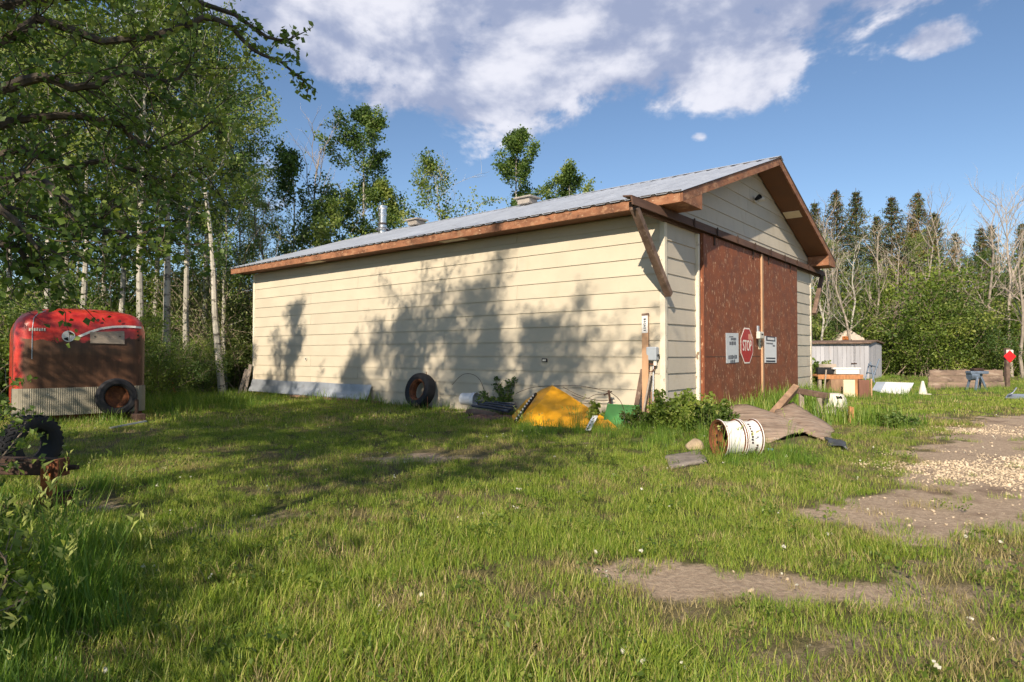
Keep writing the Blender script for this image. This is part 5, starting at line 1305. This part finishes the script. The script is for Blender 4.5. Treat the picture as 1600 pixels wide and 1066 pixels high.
# the tree on the left whose boughs hang into the view
def overhang():
    t = Tree(700); r = t.r; base = Vector((-6.3, 5.6, 0))
    tr_ = [Vector((0, 0, -.1)), Vector((.05, .05, 1.4)), Vector((.0, .1, 2.8)), Vector((.2, .2, 4.4)), Vector((.3, .2, 6.0)), Vector((.5, .3, 7.8))]
    t.mb.tube(tr_, [.20, .17, .15, .12, .08, .02], 10, cap=False)
    def L(*q): return [P(*a)-base for a in q]
    limbs = [[tr_[2]]+L((-60, 230, 5.6), (0, 195, 5.7), (90, 180, 5.8), (180, 192, 5.9), (215, 222, 6.0), (258, 232, 6.1), (330, 190, 6.3)),
             [tr_[3]]+L((-60, 70, 5.5), (20, 60, 5.6), (60, 30, 5.7), (160, 60, 5.8), (270, 50, 5.9), (340, 30, 6.0), (395, 75, 6.1), (440, 100, 6.1), (482, 133, 6.15)),
             [tr_[3]]+L((-40, 20, 5.9), (60, 0, 6.0), (200, -10, 6.1), (330, 8, 6.2), (420, 55, 6.2), (455, 60, 6.25)),
             [tr_[2]]+L((-40, 290, 5.4), (40, 270, 5.3), (90, 300, 5.3), (120, 340, 5.4), (165, 362, 5.5), (215, 375, 5.6), (250, 372, 5.7)),
             [tr_[2]]+L((-50, 260, 6.2), (30, 235, 6.3), (100, 260, 6.4), (170, 250, 6.5), (250, 280, 6.7), (310, 265, 6.8)),
             [tr_[1]]+L((-60, 400, 5.2), (0, 380, 5.1), (30, 390, 5.1), (62, 412, 5.2)),
             [tr_[1]]+L((-60, 340, 6.0), (20, 330, 6.1), (90, 345, 6.2), (150, 330, 6.3), (200, 320, 6.4)),
             [tr_[3]]+L((-30, 130, 5.2), (60, 120, 5.2), (130, 140, 5.3), (200, 110, 5.5), (260, 130, 5.6), (300, 100, 5.8)),
             [tr_[2]]+L((-60, 300, 4.9), (-10, 320, 4.8), (30, 350, 4.8), (60, 390, 4.8))]
    for li, lp in enumerate(limbs):
        n = len(lp); r0 = .05; fine = []
        for i in range(n-1):
            for q in range(3):
                a, b, c, d = lp[max(i-1, 0)], lp[i], lp[i+1], lp[min(i+2, n-1)]; u = q/3
                fine.append(.5*((2*b)+(c-a)*u+(2*a-5*b+4*c-d)*u*u+(3*b-a-3*c+d)*u**3)+Vector((r.gauss(0, .012), r.gauss(0, .012), r.gauss(0, .012))))
        fine.append(lp[-1]); m = len(fine)
        t.mb.tube(fine, [r0*(1-k/m)**.9+.005 for k in range(m)], 7, cap=False)
        for k in range(3, m):
            near_tip = li in (1, 2) and k > m*.62
            nt = 2 if near_tip or r.random() < .35 else 3
            for _ in range(nt):
                if r.random() < .25: continue
                d = t.around(fine[k]-fine[k-1], r.uniform(.4, 1.35)); d.z -= .25 if near_tip else .1
                ln = r.uniform(.10, .26) if near_tip else r.uniform(.25, .75)
                tw = t.limb(fine[k], d, ln, .0075, .0022, .2, -.02, 5, 4)
                for e in tw[1:]:
                    t.cloud(e, r.randint(1, 3) if near_tip else r.randint(2, 4), .03 if near_tip else .05)
                    if not near_tip and r.random() < .35:
                        t2 = t.limb(e, t.around(d, r.uniform(.5, 1.2)), ln*.5, .004, .0018, .25, -.03, 3, 3)
                        for g in t2[1:]: t.cloud(g, r.randint(1, 3), .05)
    # upper crown above the frame
    for i in range(26):
        k = r.choice((2, 3, 3, 4, 4, 5)); p = tr_[k].lerp(tr_[min(k+1, 5)], r.random()); a = r.uniform(0, 6.283); el = r.uniform(.1, 1.1)
        d = Vector((math.cos(a)*math.cos(el), math.sin(a)*math.cos(el), math.sin(el))); ln = r.uniform(1.2, 2.6)
        if d.y < -.2 and p.z < 5: continue
        lp = t.limb(p, d, ln, .035, .006, .15, .04, 6, 5)
        for e in lp[2:]:
            t.cloud(e, 16, .16)
            for _ in range(2):
                tw = t.limb(e, t.around(d, r.uniform(.5, 1.2)), ln*.25, .007, .003, .2, 0, 3, 3)
                for g in tw[1:]: t.cloud(g, 10, .12)
    o = finish(t, 'apple_tree', 'gnarled dark-barked tree whose leafy boughs hang over the trailer', 'tree', .062, 'leaf_dark', 'darkbark', base, 0, .8, seed=700)
overhang()
# trees beside and behind the viewpoint that shade the lawn and the wall
SHL = ('tall aspen of the row behind the viewpoint', 'aspens behind the viewpoint')
for k, (x, y, H, kw) in enumerate(((-4.4, -1.3, 10.5, dict(base=.42, crown_w=.205)), (-6.2, -.6, 11.6, dict(base=.40, crown_w=.2)), (-8.6, 1.2, 11.0, dict(base=.36, crown_w=.19)), (-11.5, 5.4, 11.0, dict(base=.25, crown_w=.14, dens=1.0)),
                                     (-5.3, 1.1, 9.3, dict(base=.45, crown_w=.16)), (-9.6, -2.4, 11.6, dict(base=.4, crown_w=.19)), (-14.0, 7.2, 10.2, dict(base=.3, crown_w=.15, dens=.8)), (-7.4, 3.0, 8.0, dict(base=.35, crown_w=.2)), (-9.6, 2.6, 10.2, dict(base=.4, crown_w=.15)))):
    kw.setdefault('dens', 1.0)
    t, lf, lm, bk = aspen(800+k, H, **kw)
    finish(t, 'aspen_tree', SHL[0], 'tree', .10, 'leaf_aspen', 'aspenbark', (x, y, 0), k, seed=800+k, group=SHL[1])

t = shrub(460, 3.7, 1.7, 16, 1.1)  # out-of-view shrub, added to throw shade over the lower-left grass
finish(t, 'leafy_shrub', 'unseen leafy shrub added beside the viewpoint to shade the near grass', 'shrub', .09, 'leaf_shrub', 'twig', (-3.7, -.7, 0), 0, seed=460)
# leafy shrubs close on the left edge
def near_bush(seed, c, H, Wd, nst, leaf, label, name='wild_rose_bush', lm='leaf_shrub', dens=1.0, lean=(0, 0)):
    t = Tree(seed); r = t.r
    for i in range(nst):
        a = r.uniform(0, 6.283); el = r.uniform(.7, 1.45); d = Vector((math.cos(a)*math.cos(el)+lean[0], math.sin(a)*math.cos(el)+lean[1], math.sin(el)))
        p = Vector((r.gauss(0, Wd*.2), r.gauss(0, Wd*.2), 0)); ln = H*r.uniform(.55, 1.05)
        lp = t.limb(p, d, ln, .010, .003, .16, .0, 7, 5)
        for j in range(2, 8):
            for _ in range(3):
                tw = t.limb(lp[j], t.around(lp[j]-lp[j-1], r.uniform(.5, 1.3)), H*r.uniform(.08, .20), .0035, .0016, .2, .05, 3, 3)
                for e in tw[1:]: t.cloud(e, max(1, int(r.randint(2, 4)*dens)), leaf*.45)
    return finish(t, name, label, 'bush', leaf, lm, 'twig', c, 0, .62, seed=seed, fold=.3)
near_bush(901, Vector((-2.38, 2.68, 0)), .66, .5, 24, .042, 'low leafy bush at the viewer\'s left in tall grass')
near_bush(902, Vector((-4.05, 4.5, 0)), 1.45, .4, 20, .05, 'upright leafy bush half hiding the end of the trailer', lm='leaf_dark')
near_bush(903, Vector((-3.05, 3.35, 0)), .5, .25, 12, .048, 'leafy bush growing over the rusty axle beam')
near_bush(904, SH(-.5, -.25, 0)+Vector((.15, -.25, 0)), .62, .75, 34, .075, 'dense green bramble at the near shed corner', 'bramble_bush', 'leaf_shrub', 1.3)
near_bush(905, SH(-.7, -.9, 0)+Vector((.25, .1, 0)), .5, .65, 26, .07, 'low bramble between the shed corner and the plywood', 'bramble_bush', 'leaf_shrub', 1.2)
near_bush(906, SH(-.14, s_at(789, .14), 0), .82, .2, 8, .065, 'small leafy sapling growing at the wall behind the pipes', 'wall_sapling', 'leaf_dark', 1.0)
near_bush(907, SH(-.95, s_at(925, .95), .0), .42, .2, 7, .055, 'small weed growing through the gap beside the yellow panel', 'tall_weed', 'leaf_shrub')
near_bush(908, SH(-.75, s_at(1008, .75), 0), .38, .3, 12, .05, 'leafy weed at the foot of the leaning stakes', 'tall_weed', 'leaf_shrub')
near_bush(909, Vector((P(1277, 600, 19.6).x, 19.6, 0)), 1.1, .2, 4, .12, 'dark broad-leaved weed left of the workbench', 'tall_weed', 'leaf_dark')
near_bush(910, G(1400, 668), .28, .5, 14, .06, 'low leafy weed clump at the edge of the worn ground', 'tall_weed', 'leaf_dark')

# ------------------------------------------------------------------ grass
def blades(seed, n, rad, h0, h1, wid, bend, m, dry=.0, seg=3, tall=False, lvm=.45, broad=False):
    """one tuft of curved tapering blades"""
    r = np.random.default_rng(seed); V = []; F = []; LV = []
    for i in range(n):
        a = r.uniform(0, 6.283); q = rad*math.sqrt(r.random()); x, y = q*math.cos(a), q*math.sin(a)
        h = r.uniform(h0, h1); th = r.uniform(0, 6.283); dx, dy = math.cos(th), math.sin(th); b = bend*r.uniform(.3, 1.3)
        w = wid*r.uniform(.7, 1.3); sx, sy = -dy, dx; o = len(V)
        lv = float(np.clip(r.normal(lvm, .2), 0, .92)) if r.random() > dry else float(r.uniform(.85, 1))
        for k in range(seg):
            u = k/seg; off = b*h*u*u; ww = w*(1-u*.75)
            zz = h*(u-.25*b*u*u)
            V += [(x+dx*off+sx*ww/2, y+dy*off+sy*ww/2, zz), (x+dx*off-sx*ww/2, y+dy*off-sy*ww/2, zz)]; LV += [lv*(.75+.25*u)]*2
        V.append((x+dx*b*h, y+dy*b*h, h*(1-.25*b))); LV.append(lv)
        for k in range(seg-1): F += [(o+2*k, o+2*k+1, o+2*k+3), (o+2*k, o+2*k+3, o+2*k+2)]
        F.append((o+2*seg-2, o+2*seg-1, o+2*seg))
        if tall and r.random() < .35:      # loose seed head
            tx, ty, tz = V[-1]
            for k in range(9):
                o2 = len(V); e = r.normal(0, .010, 3); zz = tz-.10*h*k/9*1.6; xx = tx-dx*b*h*.3*k/9; yy = ty-dy*b*h*.3*k/9; d = r.normal(0, .008, 2)
                V += [(xx+e[0], yy+e[1], zz), (xx+e[0]+.004, yy+e[1]+.002, zz+.016), (xx+e[0]+d[0]*2+.004, yy+e[1]+d[1]*2, zz+.028)]; LV += [.95]*3; F.append((o2, o2+1, o2+2))
    return fast_mesh('tuft', np.array(V), np.array(F), M[m], np.array(LV))
def weed(seed, n=18, rad=.10, leaf=.025):
    r = np.random.default_rng(seed); C = np.stack([r.normal(0, rad*.5, n), r.normal(0, rad*.5, n), r.uniform(.02, .10, n)], 1)
    return leaves('weed', C, leaf, M['leaf_shrub'], seed, .8, up=.6)
def build_grass():
    src = bpy.data.collections.new('grass_tufts')
    defs = []
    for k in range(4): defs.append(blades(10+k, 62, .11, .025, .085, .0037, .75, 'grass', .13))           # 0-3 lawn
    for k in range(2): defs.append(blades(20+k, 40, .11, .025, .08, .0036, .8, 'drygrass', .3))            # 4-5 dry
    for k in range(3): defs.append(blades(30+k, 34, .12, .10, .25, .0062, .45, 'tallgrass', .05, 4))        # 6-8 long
    for k in range(2): defs.append(blades(40+k, 14, .10, .34, .58, .0060, .38, 'tallgrass', .1, 5, True))   # 9-10 seeding
    for k in range(3): defs.append(blades(50+k, 90, .30, .03, .075, .009, .6, 'grass', .12, 2))              # 11-13 far lawn
    for k in range(2): defs.append(blades(60+k, 60, .28, .10, .30, .010, .4, 'tallgrass', .08, 3))           # 14-15 far long
    for k in range(2): defs.append(weed(70+k))                                                              # 16-17 clover and weeds
    for k in range(2): defs.append(blades(80+k, 40, .28, .04, .1, .011, .6, 'drygrass', .2, 2))             # 18-19 far dry
    for i, me in enumerate(defs):
        o = bpy.data.objects.new('tuft_%02d' % i, me); src.objects.link(o)
    r = np.random.default_rng(5); X = []; Y = []; K = []; S = []
    bands = ((1.5, 3.2, 230), (3.2, 5, 170), (5, 8, 100), (8, 12, 55), (12, 19, 17), (19, 30, 9), (30, 48, 3.5))
    for y0, y1, den in bands:
        xm = .83*y1+1.6; n = int(den*(2*xm)*(y1-y0)); x = r.uniform(-xm, xm, n); y = r.uniform(y0, y1, n)
        keep = np.abs(x) < .83*y+1.6; x, y = x[keep], y[keep]
        dirt, dry = dirt_map(x, y), dry_map(x, y)
        p = np.clip(1-dirt*1.3, 0.04, 1)*(1-.38*dry)
        # shed footprint
        lx = (x-CORNER.x)*D2.x+(y-CORNER.y)*D2.y; ly = (x-CORNER.x)*D1.x+(y-CORNER.y)*D1.y
        p = np.where((lx > .02) & (lx < W_-.02) & (ly > .02) & (ly < L_), 0, p)
        for poly in PLY: p = np.where(polydist(x, y, poly) < -.06, .0, p)
        keep = r.random(len(x)) < p; x, y, lx, ly, dry, dirt = [q[keep] for q in (x, y, lx, ly, dry, dirt)]
        # how long it grows: uncut along walls and clutter and on the left, short on the lawn
        tall = np.zeros(len(x))
        tall = np.maximum(tall, sstep(.75-np.abs(lx+.25), 0, .5)*(ly > -.4)*(ly < L_+2)*.3)      # foot of the long wall
        tall = np.maximum(tall, sstep(1.0-np.abs(ly+.35), 0, .8)*(lx > -.3)*(lx < W_+2)*.95)       # before the doors
        for cx, cy, rad, k in TALL: tall = np.maximum(tall, k*sstep(rad*1.3-np.hypot(x-cx, y-cy), 0, rad*.8))
        tall = np.maximum(tall, sstep(-x-.50*y-.25+(fbm(x*1.5, y*1.5, 50)-.5)*1.0, 0, .75)*sstep(6.2-y, 0, 1.5)*.9)   # rough strip on the left
        tall = np.maximum(tall, sstep(y-27, 0, 6)*.5)
        tall = np.where((np.abs(x+3.75) < .75) & (y > 4.0) & (y < 5.5), tall*.2, tall)
        tall *= (1-dirt)
        g = fbm(x*1.3, y*1.3, 61)
        u = r.random(len(x)); v = r.random(len(x)); k = np.zeros(len(x), int); far = y > 11.5
        isT = u < tall*.85; isD = (~isT) & (v < dry*.75)
        k = np.where(far, r.integers(11, 14, len(x)), r.integers(0, 4, len(x)))
        k = np.where(isD, np.where(far, r.integers(18, 20, len(x)), r.integers(4, 6, len(x))), k)
        k = np.where(isT, np.where(far, r.integers(14, 16, len(x)), np.where((v < .13) & (tall > .5), r.integers(9, 11, len(x)), r.integers(6, 9, len(x)))), k)
        k = np.where((~far) & (~isT) & (~isD) & (v > .955), r.integers(16, 18, len(x)), k)
        s = r.uniform(.7, 1.25, len(x))*(.65+.8*g)
        near = (k < 6); s = np.where(near & (y < 5) & (x < 1.0), s*1.15, s)
        s = np.where((k >= 6) & (k <= 10), s*(.6+.6*tall), s); s = np.where((k == 14) | (k == 15), s*(.7+.9*tall*(y < 18)), s)
        X.append(x); Y.append(y); K.append(k); S.append(s)
    X, Y, K, S = map(np.concatenate, (X, Y, K, S)); Z = ground_z(X, Y)-.004
    def scatter(name, X, Y, Z, K, S, coll, label, cat, tilt=.12, seed=3):
        r = np.random.default_rng(seed); me = bpy.data.meshes.new(name); me.vertices.add(len(X)); me.vertices.foreach_set('co', np.stack([X, Y, Z], 1).astype(np.float32).ravel()); me.update()
        a = me.attributes.new('pick', 'INT', 'POINT'); a.data.foreach_set('value', K.astype(np.int32))
        a = me.attributes.new('size', 'FLOAT', 'POINT'); a.data.foreach_set('value', S.astype(np.float32))
        rot = np.stack([r.normal(0, tilt, len(X)), r.normal(0, tilt, len(X)), r.uniform(0, 6.283, len(X))], 1)
        a = me.attributes.new('turn', 'FLOAT_VECTOR', 'POINT'); a.data.foreach_set('vector', rot.astype(np.float32).ravel())
        o = bpy.data.objects.new(name, me); COL.objects.link(o); tag(o, label, cat, None, 'stuff')
        ng = bpy.data.node_groups.new(name+'_nodes', 'GeometryNodeTree')
        ng.interface.new_socket('Geometry', in_out='INPUT', socket_type='NodeSocketGeometry'); ng.interface.new_socket('Geometry', in_out='OUTPUT', socket_type='NodeSocketGeometry')
        N = ng.nodes; gi = N.new('NodeGroupInput'); go = N.new('NodeGroupOutput'); ip = N.new('GeometryNodeInstanceOnPoints'); ci = N.new('GeometryNodeCollectionInfo')
        ci.inputs['Collection'].default_value = coll; ci.inputs['Separate Children'].default_value = True; ci.inputs['Reset Children'].default_value = True
        def attr(nm, ty): q = N.new('GeometryNodeInputNamedAttribute'); q.data_type = ty; q.inputs['Name'].default_value = nm; return q.outputs[0]
        lk = ng.links.new; lk(gi.outputs[0], ip.inputs['Points']); lk(ci.outputs[0], ip.inputs['Instance']); ip.inputs['Pick Instance'].default_value = True
        lk(attr('pick', 'INT'), ip.inputs['Instance Index']); lk(attr('turn', 'FLOAT_VECTOR'), ip.inputs['Rotation'])
        lk(attr('size', 'FLOAT'), ip.inputs['Scale']); lk(ip.outputs[0], go.inputs[0])
        md = o.modifiers.new('scatter', 'NODES'); md.node_group = ng; return o
    scatter('lawn_grass', X, Y, Z, K, S, src, 'green lawn and long grass covering the yard', 'grass')
    # pale gravel on the track
    import bmesh
    peb = bpy.data.collections.new('pebbles')
    for i in range(4):
        bm = bmesh.new(); bmesh.ops.create_icosphere(bm, subdivisions=1, radius=1); rr = random.Random(i)
        for v in bm.verts: v.co *= rr.uniform(.7, 1.1); v.co.z *= .62
        me = bpy.data.meshes.new('pebble'); bm.to_mesh(me); bm.free(); me.materials.append(M['gravel']); peb.objects.link(bpy.data.objects.new('pebble_%d' % i, me))
    n = 62000; x = r.uniform(3.0, 9.5, n); y = r.uniform(4.2, 12.0, n)
    cov = sstep(1.15-np.hypot((x-5.3-.35*(y-6.6))/1.55, (y-6.9)/1.35)+(fbm(x*1.4, y*1.4, 71)-.5)*1.6, .05, .8)
    cov = np.maximum(cov, .8*sstep(1.0-np.hypot((x-8.0)/1.3, (y-10.6)/1.0)+(fbm(x*1.2, y*1.2, 73)-.5)*1.4, .1, .8))
    cov = np.maximum(cov, .02*dirt_map(x, y)); keep = r.random(n) < cov; x, y = x[keep], y[keep]
    x2 = r.uniform(.2, 4.5, 260); y2 = r.uniform(2.2, 6, 260); kk = (r.random(260) < dirt_map(x2, y2)*.6); x = np.concatenate([x, x2[kk]]); y = np.concatenate([y, y2[kk]])
    sz = np.clip(r.lognormal(math.log(.0085), .45, len(x)), .005, .035)
    scatter('gravel', x, y, ground_z(x, y)+sz*.3, r.integers(0, 4, len(x)), sz, peb, 'pale crushed gravel spread over the dirt track', 'gravel', .5, 9)
    # white fallen petals and seed fluff in the lawn
    fl = bpy.data.collections.new('petals')
    C = np.random.default_rng(2).normal(0, .012, (5, 3)); C[:, 2] = np.abs(C[:, 2])
    me = leaves('petal', C, .022, M['petal'], 4, 1.0); fl.objects.link(bpy.data.objects.new('petal_0', me))
    n = 420; y = 2.0+12*r.random(n)**1.3; x = r.uniform(-1, 1, n)*(.8*y)
    lx = (x-CORNER.x)*D2.x+(y-CORNER.y)*D2.y; ly = (x-CORNER.x)*D1.x+(y-CORNER.y)*D1.y; keep = ~((lx > -.1) & (ly > -.3)) & (r.random(n) < .32); x, y = x[keep], y[keep]
    scatter('fallen_petals', x, y, ground_z(x, y)+r.uniform(.03, .08, len(x)), np.zeros(len(x), int), r.uniform(.4, 1.0, len(x)), fl, 'tiny white petals and seed fluff scattered over the lawn', 'petals', .6, 11)
M['gravel'] = mat('gravel', (.58, .47, .33), .9, var=.2, scale=30, bump=.3, rnd=.3)
M['petal'] = leaf_mat('petal', ((.6, .58, .5), (.75, .73, .66)), .3, .6)
def gxy(*q): return [(p.x, p.y) for p in q]
PLY = [gxy(P(1112, 641, 11.4), P(1168, 634, 12.9), P(1240, 628, 12.9), P(1303, 670, 10.6), P(1296, 692, 9.25), P(1200, 692, 9.15)), gxy(G(1042, 716), G(1098, 711), G(1105, 727), G(1048, 731))]
TALL = [(G(134, 668).x, 12.2, 1.5, .2), (-3.9, 5.9, .6, .5), (P(1158, 700, 8.6).x, 7.85, .75, .6), (G(1330, 664).x, 11.9, .8, .7), (P(1290, 640, 12.8).x, 12.9, 1.3, .9), (G(1400, 668).x, 11.3, .6, .5), (P(1350, 620, 19).x, 18.6, 2.2, .45),
        (P(1396, 616, 20.5).x, 21.6, 1.6, .3), (P(1500, 600, 24).x, 24.9, 4.0, .35), (P(880, 670, 11.2).x, 10.55, 1.0, .62), (P(1010, 670, 10.7).x, 10.6, .9, .5), (P(1090, 690, 9.5).x, 9.6, 1.2, .55), (P(1060, 690, 8.6).x, 8.8, .9, .4),
        (G(260, 612).x, 19.5, 3.0, .8), (-9.5, 16, 3.5, .5)]
build_grass()
